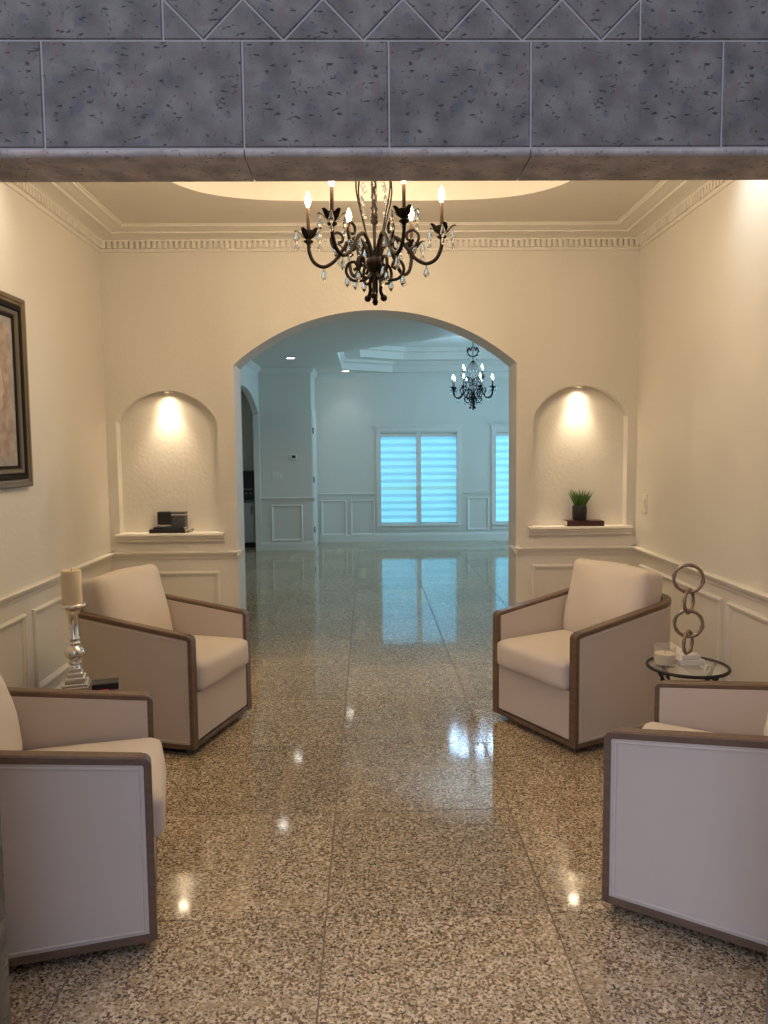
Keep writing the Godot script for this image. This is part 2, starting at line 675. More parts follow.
# moulding of constant profile (out, y) along a straight wall run; a..b world coordinates
func run(side: String, a: float, b: float, plane: float, prof: PackedVector2Array, y: float) -> MB:
	var mb := MB.new()
	var lo := minf(a, b)
	var hi := maxf(a, b)
	var bs: Basis
	var o: Vector3
	# local x = out, local y = up, local z = along
	if side == "left":
		bs = Basis(Vector3.RIGHT, Vector3.UP, Vector3.BACK); o = Vector3(plane, y, 0)
	elif side == "right":
		bs = Basis(Vector3.LEFT, Vector3.UP, Vector3.FORWARD); o = Vector3(plane, y, 0)
		var t := lo; lo = -hi; hi = -t
	else:
		bs = Basis(Vector3.BACK, Vector3.UP, Vector3.LEFT); o = Vector3(0, y, plane)
		var t := lo; lo = -hi; hi = -t
	mb.prism(prof, lo, hi, Transform3D(bs, o))
	return mb


func pv(a: Array) -> PackedVector2Array:
	var p := PackedVector2Array()
	for q in a: p.append(Vector2(q[0], q[1]))
	return p


var RAIL := pv([[0, -0.045], [0.010, -0.045], [0.012, -0.030], [0.022, -0.024], [0.026, -0.010], [0.036, -0.006], [0.038, 0.004], [0.030, 0.010], [0, 0.010]])
var BASE := pv([[0, 0], [0.016, 0], [0.016, 0.10], [0.012, 0.115], [0.006, 0.128], [0, 0.13]])


func build_hall() -> void:
	# side walls, with thickness
	var wl := struct("wall_left", boxm(Vector3(XL - 0.2, 0, ZI), Vector3(XL, CEIL + 0.4, ZB)), M.wall_paint, "cream hall wall with panel mouldings behind the candlestick table", "wall")
	var wr := struct("wall_right", boxm(Vector3(XR, 0, ZI), Vector3(XR + 0.2, CEIL + 0.4, ZB)), M.wall_paint, "cream hall wall with panel mouldings behind the ring sculpture", "wall")
	# arched wall with niches
	var wb := csg_wall("wall_back", Vector3(XL - 0.2, 0, ZB), Vector3(XR2 + 0.2, CEIL + 0.4, ZB - WALL_T), M.wall_paint, "cream wall with wide arched opening between two lit niches")
	csg_cut(wb, arch_poly(-0.94, 1.06, -0.1, 2.10, 2.471, 40), ZB + 0.1, 0.6)
	csg_cut(wb, arch_poly(-1.775, -1.067, 0.915, 1.71, 1.925), ZB + 0.1, 0.19)
	csg_cut(wb, arch_poly(1.18, 1.858, 0.928, 1.72, 1.938), ZB + 0.1, 0.19)
	# panel mouldings
	panel(wb, 0.725, 0.46, wall_xf("back", -1.43, 0.41, ZB), M.trim_paint)
	panel(wb, 0.705, 0.46, wall_xf("back", 1.523, 0.425, ZB), M.trim_paint)
	for seg in [[-5.36, -4.18], [-4.085, -2.90], [-2.805, -1.95]]:
		panel(wl, seg[1] - seg[0], 0.46, wall_xf("left", (seg[0] + seg[1]) / 2, 0.415, XL), M.trim_paint)
	for seg in [[-5.36, -4.10], [-4.03, -2.90], [-2.805, -1.95]]:
		panel(wr, seg[1] - seg[0], 0.46, wall_xf("right", (seg[0] + seg[1]) / 2, 0.44, XR), M.trim_paint)
	# chair rails, baseboards
	var t := 0
	for a in [["left", ZB, ZI, XL, "beside the framed picture"], ["right", ZB, ZI, XR, "beside the light switch"], ["back", XL, -0.935, ZB, "under the niche with black box"], ["back", 1.055, XR, ZB, "under the niche with potted grass"]]:
		t += 1
		struct("trim_%d" % t, run(a[0], a[1], a[2], a[3], RAIL, 0.775), M.trim_paint, "cream moulded chair rail on the hall wall " + a[4], "trim")
	# short returns of the rail inside the arch
	struct("trim_5", run("right", ZB + 0.035, ZB - 0.10, -0.94, pv([[0, -0.045], [-0.012, -0.03], [-0.026, -0.01], [-0.034, 0.006], [0, 0.010]]), 0.775), M.trim_paint, "rail return wrapped round the arch jamb beside black box niche", "trim")
	struct("trim_6", run("left", ZB + 0.035, ZB - 0.10, 1.06, pv([[0, -0.045], [-0.012, -0.03], [-0.026, -0.01], [-0.034, 0.006], [0, 0.010]]), 0.775), M.trim_paint, "rail return wrapped round the arch jamb beside potted grass niche", "trim")
	struct("baseboard_left", run("left", ZB, ZI, XL, BASE, 0), M.trim_paint, "cream baseboard below the framed picture wall", "baseboard")
	struct("baseboard_right", run("right", ZB, ZI, XR, BASE, 0), M.trim_paint, "cream baseboard of the wall behind the ring sculpture", "baseboard")
	struct("baseboard_back", run("back", XL, -0.94, ZB, BASE, 0), M.trim_paint, "cream baseboard under the niche with black box", "baseboard")
	struct("baseboard_back", run("back", 1.06, XR, ZB, BASE, 0), M.trim_paint, "cream baseboard under the niche with potted grass", "baseboard")
	# niche sills
	var sill := pv([[-0.085, -0.002], [0.055, -0.002], [0.058, -0.016], [0.045, -0.022], [0.042, -0.036], [0.030, -0.042], [0.026, -0.060], [0, -0.066], [-0.085, -0.01]])
	struct("trim_7", run("back", -1.795, -1.03, ZB, sill, 0.918), M.trim_paint, "moulded cream sill of the niche holding black box", "sill")
	struct("trim_8", run("back", 1.145, 1.888, ZB, sill, 0.933), M.trim_paint, "moulded cream sill of the niche holding potted grass", "sill")
	# ceiling with a recessed oval
	var mb := MB.new()
	var cx := (XL + XR) / 2
	var cz := -3.68
	var cnt := 72
	var inner := []
	for k in cnt:
		var a := TAU * k / cnt
		var ca := cos(a)
		var sa := sin(a)
		inner.append(Vector2(cx + 1.2 * signf(ca) * pow(absf(ca), 0.5), cz + 1.13 * signf(sa) * pow(absf(sa), 0.5)))
	var poly := PackedVector2Array()
	# outer rectangle joined to the oval as two half rings
	var up := CEIL + 0.18
	for half in 2:
		poly = PackedVector2Array()
		var s := 1.0 if half == 0 else -1.0
		poly.append(Vector2(XR, cz)); poly.append(Vector2(XR, cz + s * 1.9)); poly.append(Vector2(XL, cz + s * 1.9)); poly.append(Vector2(XL, cz))
		for k in cnt / 2 + 1:
			var q: Vector2 = inner[(cnt / 2 - k) if half == 0 else (cnt / 2 + k) % cnt]
			poly.append(q)
		var idx := Geometry2D.triangulate_polygon(poly)
		for i in range(0, idx.size(), 3):
			var a := poly[idx[i]]
			var b := poly[idx[i + 1]]
			var c := poly[idx[i + 2]]
			if (b - a).cross(c - a) < 0:
				var sw := b; b = c; c = sw
			mb.tri(Vector3(a.x, CEIL, a.y), Vector3(b.x, CEIL, b.y), Vector3(c.x, CEIL, c.y))
	for k in cnt:
		var a: Vector2 = inner[k]
		var b: Vector2 = inner[(k + 1) % cnt]
		mb.quad(Vector3(b.x, CEIL, b.y), Vector3(a.x, CEIL, a.y), Vector3(a.x, up, a.y), Vector3(b.x, up, b.y))
		mb.tri(Vector3(a.x, up, a.y), Vector3(b.x, up, b.y), Vector3(cx, up, cz))
	mb.box(Vector3(XL - 0.2, CEIL + 0.2, ZB - 0.3), Vector3(XR + 0.2, CEIL + 0.4, ZI + 0.15))
	struct("ceiling", mb, M.ceiling_paint, "cream hall ceiling with a recessed oval above the chandelier", "ceiling")
	# crown with dentils
	var w := XR - XL
	var h := ZI - ZB
	var xf := Transform3D(Basis(Vector3.RIGHT, Vector3.BACK, Vector3.DOWN), Vector3(cx, CEIL, (ZB + ZI) / 2))
	var cb := MB.new()
	var prof := [Vector2(0, 0.128), Vector2(0.010, 0.126), Vector2(0.014, 0.116), Vector2(0.014, 0.062), Vector2(0.034, 0.060), Vector2(0.036, 0.050), Vector2(0.060, 0.042), Vector2(0.10, 0.036), Vector2(0.135, 0.034), Vector2(0.140, 0.024), Vector2(0.165, 0.022), Vector2(0.20, 0.016), Vector2(0.225, 0.014), Vector2(0.230, 0.006), Vector2(0.240, 0.005), Vector2(0.244, 0.0)]
	cb.frame(w, h, prof, xf)
	var crown := struct("trim_9", cb, M.trim_paint, "cream crown moulding with a dentil course round the hall ceiling", "crown moulding")
	var db := MB.new()
	var step := 0.0385
	for side in 3:
		var a := (XL + 0.03) if side == 0 else (ZB + 0.03)
		var b := (XR - 0.03) if side == 0 else (ZI - 0.03)
		var q := a
		while q < b:
			var lo: Vector3
			var hi: Vector3
			if side == 0:
				lo = Vector3(q, CEIL - 0.106, ZB + 0.012); hi = Vector3(q + 0.024, CEIL - 0.060, ZB + 0.032)
			elif side == 1:
				lo = Vector3(XL + 0.012, CEIL - 0.106, q); hi = Vector3(XL + 0.032, CEIL - 0.060, q + 0.024)
			else:
				lo = Vector3(XR - 0.032, CEIL - 0.106, q); hi = Vector3(XR - 0.012, CEIL - 0.060, q + 0.024)
			db.box(lo, hi)
			q += step
	obj("dentil_course", db, M.trim_paint, crown).set_meta("kind", "stuff")
	# niche puck lights
	for a in [[-1.42, 1.925, "niche holding black box"], [1.515, 1.938, "niche holding potted grass"]]:
		var p := thing("niche_downlight", "small round puck light in the top of the " + a[2], "light", Vector3(a[0], a[1] - 0.006, ZB - 0.036))
		var rb := MB.new()
		rb.lathe([Vector2(0.020, -0.006), Vector2(0.027, -0.006), Vector2(0.029, 0.002), Vector2(0.029, 0.008)], 24)
		obj("trim_ring", rb, M.trim_paint, p)
		var lb := MB.new()
		lb.lathe([Vector2(0, -0.004), Vector2(0.020, -0.004), Vector2(0.020, 0.004)], 20)
		obj("lens", lb, M.puck_lens, p)
		var sp := SpotLight3D.new()
		sp.name = "niche_lamp"
		sp.spot_angle = 40.0
		sp.spot_angle_attenuation = 1.0
		light_at(sp, p, Vector3(0, -0.014, 0.010), C(1.0, 0.80, 0.55), 0.64, 0.034)
		sp.rotation_degrees = Vector3(-89, 0, 0)
		var sw2 := SpotLight3D.new()
		sw2.name = "niche_lamp"
		sw2.spot_angle = 76.0
		sw2.spot_angle_attenuation = 1.0
		light_at(sw2, p, Vector3(0, -0.014, 0.0), C(1.0, 0.80, 0.55), 0.15, 0.034)
		sw2.rotation_degrees = Vector3(-90, 0, 0)
	# recessed lights near the side walls
	for a in [[XL + 0.32, "framed picture", C(1.0, 0.89, 0.72), 0.30, 48.0], [XR - 0.32, "ring sculpture", C(0.86, 0.94, 1.0), 0.36, -48.0]]:
		var p := thing("recessed_light", "round recessed light in the hall ceiling over the " + a[1], "light", Vector3(a[0], CEIL, -3.8))
		var rb := MB.new()
		rb.lathe([Vector2(0.055, -0.004), Vector2(0.058, -0.007), Vector2(0.08, -0.005), Vector2(0.083, 0.002)], 28)
		obj("trim_ring", rb, M.trim_paint, p)
		var lb := MB.new()
		lb.lathe([Vector2(0, -0.003), Vector2(0.055, -0.003), Vector2(0.056, 0.001)], 24)
		obj("lens", lb, M.downlight_lens, p)
		var sp := SpotLight3D.new()
		sp.name = "recessed_lamp"
		sp.spot_angle = 54.0
		sp.spot_angle_attenuation = 1.0
		light_at(sp, p, Vector3(0, -0.012, 0), a[2], a[3], 0.05)
		sp.basis = Basis(Vector3.BACK, deg_to_rad(-a[4])) * Basis(Vector3.RIGHT, deg_to_rad(-90))
	# light switch
	var sw := thing("light_switch", "cream light switch plate on the wall beside potted grass niche", "switch", Vector3(XR, 1.102, -5.303))
	obj("plate", rboxm(Vector3(0.008, 0.13, 0.075), 0.003, Vector3(-0.004, 0, 0)), M.plate_plastic, sw)
	obj("rocker", rboxm(Vector3(0.008, 0.066, 0.033), 0.002, Vector3(-0.010, 0, 0), 1, Basis(Vector3.BACK, 0.05)), M.plate_plastic, sw)


# ---------------------------------------------------------------- stone doorway
func build_doorway() -> void:
	var x0 := -0.91
	var x1 := 1.0
	var top := 2.118
	var core := MB.new()
	var zf := ZS - 0.004
	core.box(Vector3(XL - 0.4, 0, ZI), Vector3(x0 - 0.018, CEIL + 0.4, zf))
	core.box(Vector3(x1 + 0.018, 0, ZI), Vector3(XR + 0.4, CEIL + 0.4, zf))
	core.box(Vector3(x0 - 0.018, top + 0.016, ZI), Vector3(x1 + 0.018, CEIL + 0.4, zf))
	var w := struct("wall_front", core, M.mortar, "grey stone clad doorway wall framing the hall", "wall")
	var g := 0.0017
	var kk := 0
	var put := func(called: String, pts: Array) -> void:
		var poly := pv(pts)
		# shrink for the joint
		var c := Vector2.ZERO
		for q in poly: c += q / poly.size()
		var sh := Geometry2D.offset_polygon(poly, -g, Geometry2D.JOIN_MITER)
		if sh.is_empty(): return
		var mb := MB.new()
		mb.prism(sh[0], zf - 0.012, ZS + 0.0010 * ((kk * 5) % 3 - 1), Transform3D(), 0.0025)
		obj(called, mb, M["stone_%d" % ((kk * 2 + kk / 3) % 3)], w)
		kk += 1
	# course over the opening
	var xs := [-1.35, -1.02, -0.672, -0.254, 0.053, 0.354, 0.764, 1.10, 1.42]
	for i in xs.size() - 1:
		put.call("stone_block", [[xs[i], 2.137], [xs[i + 1], 2.137], [xs[i + 1], 2.355], [xs[i], 2.355]])
	# diamond band
	var c0 := -0.334
	var s := 0.1672
	var h := 0.0836
	var ym := 2.355 + h
	for k in 6:
		var c := c0 + s * k
		put.call("diamond_stone", [[c, 2.355], [c + h, ym], [c, ym + h], [c - h, ym]])
	for k in 7:
		var c := c0 + s * k - h
		var l := -h if k > 0 else 0.0
		var r := h if k < 6 else 0.0
		put.call("triangle_stone", [[c + l, 2.355], [c + r, 2.355], [c, ym]])
		put.call("triangle_stone", [[c, ym], [c + r, ym + h], [c + l, ym + h]])
	var e0 := c0 - h
	var e1 := c0 + s * 5 + h
	put.call("stone_block", [[-0.86, 2.355], [e0, 2.355], [e0, ym + h], [-0.86, ym + h]])
	put.call("stone_block", [[-1.35, 2.355], [-0.86, 2.355], [-0.86, ym + h], [-1.35, ym + h]])
	put.call("stone_block", [[e1, 2.355], [1.02, 2.355], [1.02, ym + h], [e1, ym + h]])
	put.call("stone_block", [[1.02, 2.355], [1.42, 2.355], [1.42, ym + h], [1.02, ym + h]])
	var xt := [-1.35, -0.95, -0.5, -0.06, 0.38, 0.8, 1.1, 1.42]
	for i in xt.size() - 1:
		put.call("stone_block", [[xt[i], ym + h], [xt[i + 1], ym + h], [xt[i + 1], 2.80], [xt[i], 2.80]])
	# jamb courses, face and reveal
	var y := 0.0
	var n := 0
	while y < 2.1:
		var y1 := minf(y + 0.357, 2.137)
		var a := 0.18 if n % 2 == 0 else 0.26
		put.call("stone_block", [[x0 - a, y], [x0, y], [x0, y1], [x0 - a, y1]])
		put.call("stone_block", [[x1, y], [x1 + a, y], [x1 + a, y1], [x1, y1]])
		put.call("stone_block", [[-1.35, y], [x0 - a, y], [x0 - a, y1], [-1.35, y1]])
		put.call("stone_block", [[x1 + a, y], [1.42, y], [1.42, y1], [x1 + a, y1]])
		var yy := minf(y1, top)
		obj("reveal_stone", rboxm(Vector3(0.018, yy - y - 0.004, zf - ZI), 0.002, Vector3(x0 - 0.009, (y + yy) / 2, (zf + ZI) / 2)), M["stone_%d" % (n % 3)], w)
		obj("reveal_stone", rboxm(Vector3(0.018, yy - y - 0.004, zf - ZI), 0.002, Vector3(x1 + 0.009, (y + yy) / 2, (zf + ZI) / 2)), M["stone_%d" % ((n + 1) % 3)], w)
		y = y1
		n += 1
	# bullnosed soffit slabs
	var ss := [-0.905, -0.254, 0.354, 0.995]
	for i in 3:
		var poly := PackedVector2Array()
		var r := 0.009
		for k in 9:
			var an := -PI / 2 + PI * k / 8.0
			poly.append(Vector2(ZS + 0.002 - r + cos(an) * r, top + r + sin(an) * r))
		poly.append(Vector2(ZI, top + 2 * r))
		poly.append(Vector2(ZI, top))
		var mb := MB.new()
		# local x = world z, local y = up, local z = world -x
		mb.prism(poly, -ss[i + 1] + 0.0012, -ss[i] - 0.0012, Transform3D(Basis(Vector3.BACK, Vector3.UP, Vector3.LEFT), Vector3.ZERO))
		obj("soffit_stone", mb, M.stone_3, w)


# ---------------------------------------------------------------- living room
func build_living() -> void:
	var zb := ZB - WALL_T
	# left wall with a small arch
	var wl := csg_wall("wall_living_left", Vector3(XL2 - 0.085, 0, zb), Vector3(XL2, CEIL2 + 0.5, -11.5), M.wall_paint, "pale living room wall with a tall narrow arch")
	var xf := Transform3D(Basis(Vector3(0, 0, -1), Vector3.UP, Vector3.RIGHT), Vector3(XL2, 0, 0))
	var cut := CSGPolygon3D.new()
	cut.polygon = arch_poly(8.9, 11.42, -0.1, 2.02, 2.33, 24)
	cut.depth = 0.4
	cut.operation = CSGShape3D.OPERATION_SUBTRACTION
	cut.material = M.wall_paint
	wl.add_child(cut)
	cut.transform = xf * Transform3D(Basis(), Vector3(0, 0, 0.2))
	# bump-out beside the arch, far wall, right wall
	var bump := struct("wall_living_pier", boxm(Vector3(XL2 - 0.085, 0, ZF), Vector3(-0.835, CEIL2 + 0.5, -11.47)), M.wall_paint, "pale wall pier carrying the thermostat", "wall")
	var wf := csg_wall("wall_living_far", Vector3(-3.2, 0, ZF), Vector3(XR2 + 0.2, CEIL2 + 0.6, ZF - 0.2), M.wall_paint, "pale living room wall with two bright shaded windows")
	var wr := csg_wall("wall_living_right", Vector3(XR2, 0, zb), Vector3(XR2 + 0.2, CEIL2 + 0.6, ZF), M.wall_paint, "pale living room side wall with tall windows")
	struct("wall_alcove_left", boxm(Vector3(-3.2, 0, -8.4), Vector3(-3.0, CEIL2 + 0.5, ZF)), M.wall_paint, "pale alcove wall beyond the narrow arch", "wall")
	struct("wall_alcove_near", boxm(Vector3(-3.0, 0, -8.6), Vector3(XL2 - 0.085, CEIL2 + 0.5, -8.4)), M.wall_paint, "pale alcove end wall beyond the narrow arch", "wall")
	# ceiling with octagonal tray
	var oc := Vector2(1.45, -10.3)
	var R := 2.0
	var oct := [Vector2(3.27, -9.73), Vector2(1.96, -8.38), Vector2(0.94, -8.38), Vector2(-0.37, -9.73), Vector2(-0.37, -11.75), Vector2(0.40, -12.22), Vector2(2.50, -12.22), Vector2(3.27, -11.75)]
	var mb := MB.new()
	for half in 2:
		var poly := PackedVector2Array([Vector2(XR2, oc.y), Vector2(XR2, zb if half == 0 else ZF), Vector2(-3.2, zb if half == 0 else ZF), Vector2(-3.2, oc.y), Vector2(-0.37, oc.y)])
		for k in 4:
			poly.append(oct[3 - k] if half == 0 else oct[4 + k])
		poly.append(Vector2(3.27, oc.y))
		var idx := Geometry2D.triangulate_polygon(poly)
		for i in range(0, idx.size(), 3):
			var a := poly[idx[i]]
			var b := poly[idx[i + 1]]
			var c := poly[idx[i + 2]]
			if (b - a).cross(c - a) < 0:
				var sw := b; b = c; c = sw
			mb.tri(Vector3(a.x, CEIL2, a.y), Vector3(b.x, CEIL2, b.y), Vector3(c.x, CEIL2, c.y))
	# stepped sides of the tray: (shrink, height)
	var steps := [[0.0, 0.0], [0.0, 0.10], [0.05, 0.12], [0.05, 0.16], [0.30, 0.16], [0.30, 0.26], [0.36, 0.28], [0.36, 0.34]]
	for i in steps.size() - 1:
		for k in 8:
			var a: Vector2 = oct[k] - oc
			var b: Vector2 = oct[(k + 1) % 8] - oc
			var p := func(q: Vector2, st: Array) -> Vector3:
				var d: Vector2 = oc + q * (1.0 - st[0] / R)
				return Vector3(d.x, CEIL2 + st[1], d.y)
			mb.quad(p.call(a, steps[i]), p.call(b, steps[i]), p.call(b, steps[i + 1]), p.call(a, steps[i + 1]))
	for k in 8:
		var a: Vector2 = oc + (oct[k] - oc) * (1.0 - 0.36 / R)
		var b: Vector2 = oc + (oct[(k + 1) % 8] - oc) * (1.0 - 0.36 / R)
		mb.tri(Vector3(b.x, CEIL2 + 0.34, b.y), Vector3(a.x, CEIL2 + 0.34, a.y), Vector3(oc.x, CEIL2 + 0.34, oc.y))
	mb.box(Vector3(-3.2, CEIL2 + 0.40, ZF - 0.2), Vector3(XR2 + 0.2, CEIL2 + 0.6, zb))
	struct("ceiling_living", mb, M.ceiling_paint, "pale living room ceiling with an octagonal stepped tray", "ceiling")
	# crown runs
	var crown := pv([[0, -0.075], [0.008, -0.075], [0.012, -0.06], [0.03, -0.035], [0.045, -0.018], [0.052, -0.012], [0.052, 0], [0, 0]])
	var tn := 20
	for a in [["back", -0.835, XR2, ZF, "over the shaded windows"], ["back", XL2, -0.80, -11.47, "over the thermostat"], ["left", zb, -11.47, XL2, "over the narrow arch"], ["left", -11.47, ZF, -0.835, "on the pier return"]]:
		struct("trim_%d" % tn, run(a[0], a[1], a[2], a[3], crown, CEIL2), M.trim_paint, "pale crown moulding in the living room " + a[4], "crown moulding")
		tn += 1
	# rails and baseboards
	for a in [["back", XL2, -0.80, -11.47, "below the thermostat"], ["back", -0.79, 0.10, ZF, "beside the wide shaded window"], ["back", 1.54, 1.96, ZF, "between the two shaded windows"], ["back", 3.40, XR2, ZF, "by the corner past the windows"]]:
		struct("trim_%d" % tn, run(a[0], a[1], a[2], a[3], RAIL, 0.785), M.trim_paint, "pale chair rail in the living room " + a[4], "trim")
		tn += 1
	for a in [["back", XL2, -0.80, -11.47, "below the thermostat"], ["back", -0.79, XR2, ZF, "below the shaded windows"]]:
		struct("baseboard_living", run(a[0], a[1], a[2], a[3], BASE, 0), M.trim_paint, "pale baseboard in the living room " + a[4], "baseboard")
	panel(bump, 0.47, 0.55, wall_xf("back", -1.22, 0.41, -11.47), M.trim_paint)
	panel(wf, 0.42, 0.58, wall_xf("back", -0.565, 0.395, ZF), M.trim_paint)
	panel(wf, 0.40, 0.58, wall_xf("back", -0.10, 0.395, ZF), M.trim_paint)
	panel(wf, 0.36, 0.54, wall_xf("back", 1.77, 0.44, ZF), M.trim_paint)
	# door casing with hinges on the pier return
	var d := thing("door_1", "white panel door standing open at the pier, seen edge on with dark hinges", "door", Vector3(-0.822, 0, -11.5))
	d.set_meta("kind", "structure")
	obj("casing", boxm(Vector3(-0.013, 0, -0.86), Vector3(0.0, 2.1, 0.0)), M.trim_paint, d)
	obj("leaf", rboxm(Vector3(0.018, 1.98, 0.78), 0.004, Vector3(-0.002, 1.0, -0.44)), M.trim_paint, d)
	for y: float in [0.3, 1.05, 1.78]:
		obj("hinge", rboxm(Vector3(0.022, 0.09, 0.014), 0.003, Vector3(0.006, y, -0.046)), M.hinge_metal, d)
	# thermostat and switches on the pier
	var th := thing("thermostat", "small white thermostat with dark screen on the pale pier", "thermostat", Vector3(-1.113, 1.39, -11.47))
	obj("body", rboxm(Vector3(0.12, 0.085, 0.022), 0.006, Vector3(0, 0, 0.011)), M.plate_plastic, th)
	obj("screen", rboxm(Vector3(0.055, 0.04, 0.006), 0.002, Vector3(0.012, 0.008, 0.022)), M.black_satin, th)
	var sw := thing("switch_plate", "wide pale switch plate below the thermostat", "switch", Vector3(-1.36, 1.114, -11.47))
	obj("plate", rboxm(Vector3(0.16, 0.12, 0.008), 0.003, Vector3(0, 0, 0.004)), M.trim_paint, sw)
	for k in 3:
		obj("rocker", rboxm(Vector3(0.034, 0.066, 0.008), 0.002, Vector3(-0.047 + 0.047 * k, 0, 0.009)), M.trim_paint, sw)
	# windows
	window("window_1", Vector3(0.20, 0.275, ZF), 1.232, 1.475, "back", wf, "wide double window with glowing blue banded shades beside the wall panels")
	window("window_2", Vector3(2.06, 0.275, ZF), 1.232, 1.475, "back", wf, "double window with glowing blue banded shades, half hidden by the arch jamb")
	window("window_3", Vector3(XR2, 0.275, -12.1), 1.232, 1.475, "right", wr, "double window with banded shades in the living room side wall by the corner")
	window("window_4", Vector3(XR2, 0.275, -10.5), 1.232, 1.475, "right", wr, "double window with banded shades in the living room side wall toward the hall")
	# recessed ceiling lights
	var ls := ["round recessed light above the thermostat pier", "round recessed light near the far wall and tray", "round recessed light in the ceiling just beyond the arch", "round recessed light in the alcove ceiling behind the narrow arch"]
	var lp := [Vector3(-1.0, CEIL2, -10.25), Vector3(-0.33, CEIL2, -12.0), Vector3(-1.0, CEIL2, -8.35), Vector3(-2.35, CEIL2, -10.9)]
	for k in 4:
		var r := thing("recessed_light", ls[k], "light", lp[k])
		var rb := MB.new()
		rb.lathe([Vector2(0.055, -0.004), Vector2(0.058, -0.007), Vector2(0.08, -0.005), Vector2(0.083, 0.002)], 28)
		obj("trim_ring", rb, M.trim_paint, r)
		var lb := MB.new()
		lb.lathe([Vector2(0, -0.003), Vector2(0.055, -0.003), Vector2(0.056, 0.001)], 24)
		obj("lens", lb, M.downlight_lens, r)
		var sp := SpotLight3D.new()
		sp.name = "recessed_lamp"
		sp.spot_angle = 55.0
		sp.spot_angle_attenuation = 1.0
		light_at(sp, r, Vector3(0, -0.012, 0), C(0.90, 0.96, 1.0), 0.30, 0.05)
		sp.rotation_degrees = Vector3(-90, 0, 0)
	# alcove beyond the narrow arch
	var cab := thing("base_cabinet", "grey base cabinet with dark counter beyond the narrow arch", "cabinet", Vector3(-2.3, 0, -12.10))
	obj("body", boxm(Vector3(-0.55, 0.08, -0.28), Vector3(0.55, 0.70, 0.26)), M.cabinet_grey, cab)
	obj("toe_kick", boxm(Vector3(-0.55, 0, -0.28), Vector3(0.55, 0.08, 0.20)), M.plinth_black, cab)
	obj("counter", rboxm(Vector3(1.14, 0.04, 0.58), 0.006, Vector3(0, 0.72, 0)), M.slate, cab)
	for x: float in [-0.365, 0.0, 0.365]:
		var dr := obj("door", rboxm(Vector3(0.35, 0.58, 0.02), 0.004, Vector3(x, 0.39, 0.27)), M.cabinet_grey, cab)
		obj("handle", rboxm(Vector3(0.012, 0.12, 0.02), 0.004, Vector3(x + 0.14, 0.58, 0.29)), M.hinge_metal, dr)
	var mw := thing("microwave_oven", "black countertop oven with silver buttons seen through the narrow arch", "oven", Vector3(-1.95, 0.74, -12.05))
	obj("body", rboxm(Vector3(0.42, 0.44, 0.40), 0.012, Vector3(0, 0.22, 0)), M.black_satin, mw)
	obj("door_glass", rboxm(Vector3(0.38, 0.24, 0.012), 0.004, Vector3(0, 0.31, 0.204)), M.black_satin, mw)
	obj("handle", rboxm(Vector3(0.34, 0.016, 0.02), 0.006, Vector3(0, 0.165, 0.22)), M.nickel, mw)
	for k in 5:
		var bt := MB.new()
		bt.lathe([Vector2(0.014, 0), Vector2(0.014, 0.012), Vector2(0.010, 0.014), Vector2(0, 0.014)], 12)
		var bn := obj("button", bt, M.nickel, mw)
		bn.position = Vector3(-0.14 + 0.07 * k, 0.10, 0.20)
		bn.rotation.x = PI / 2


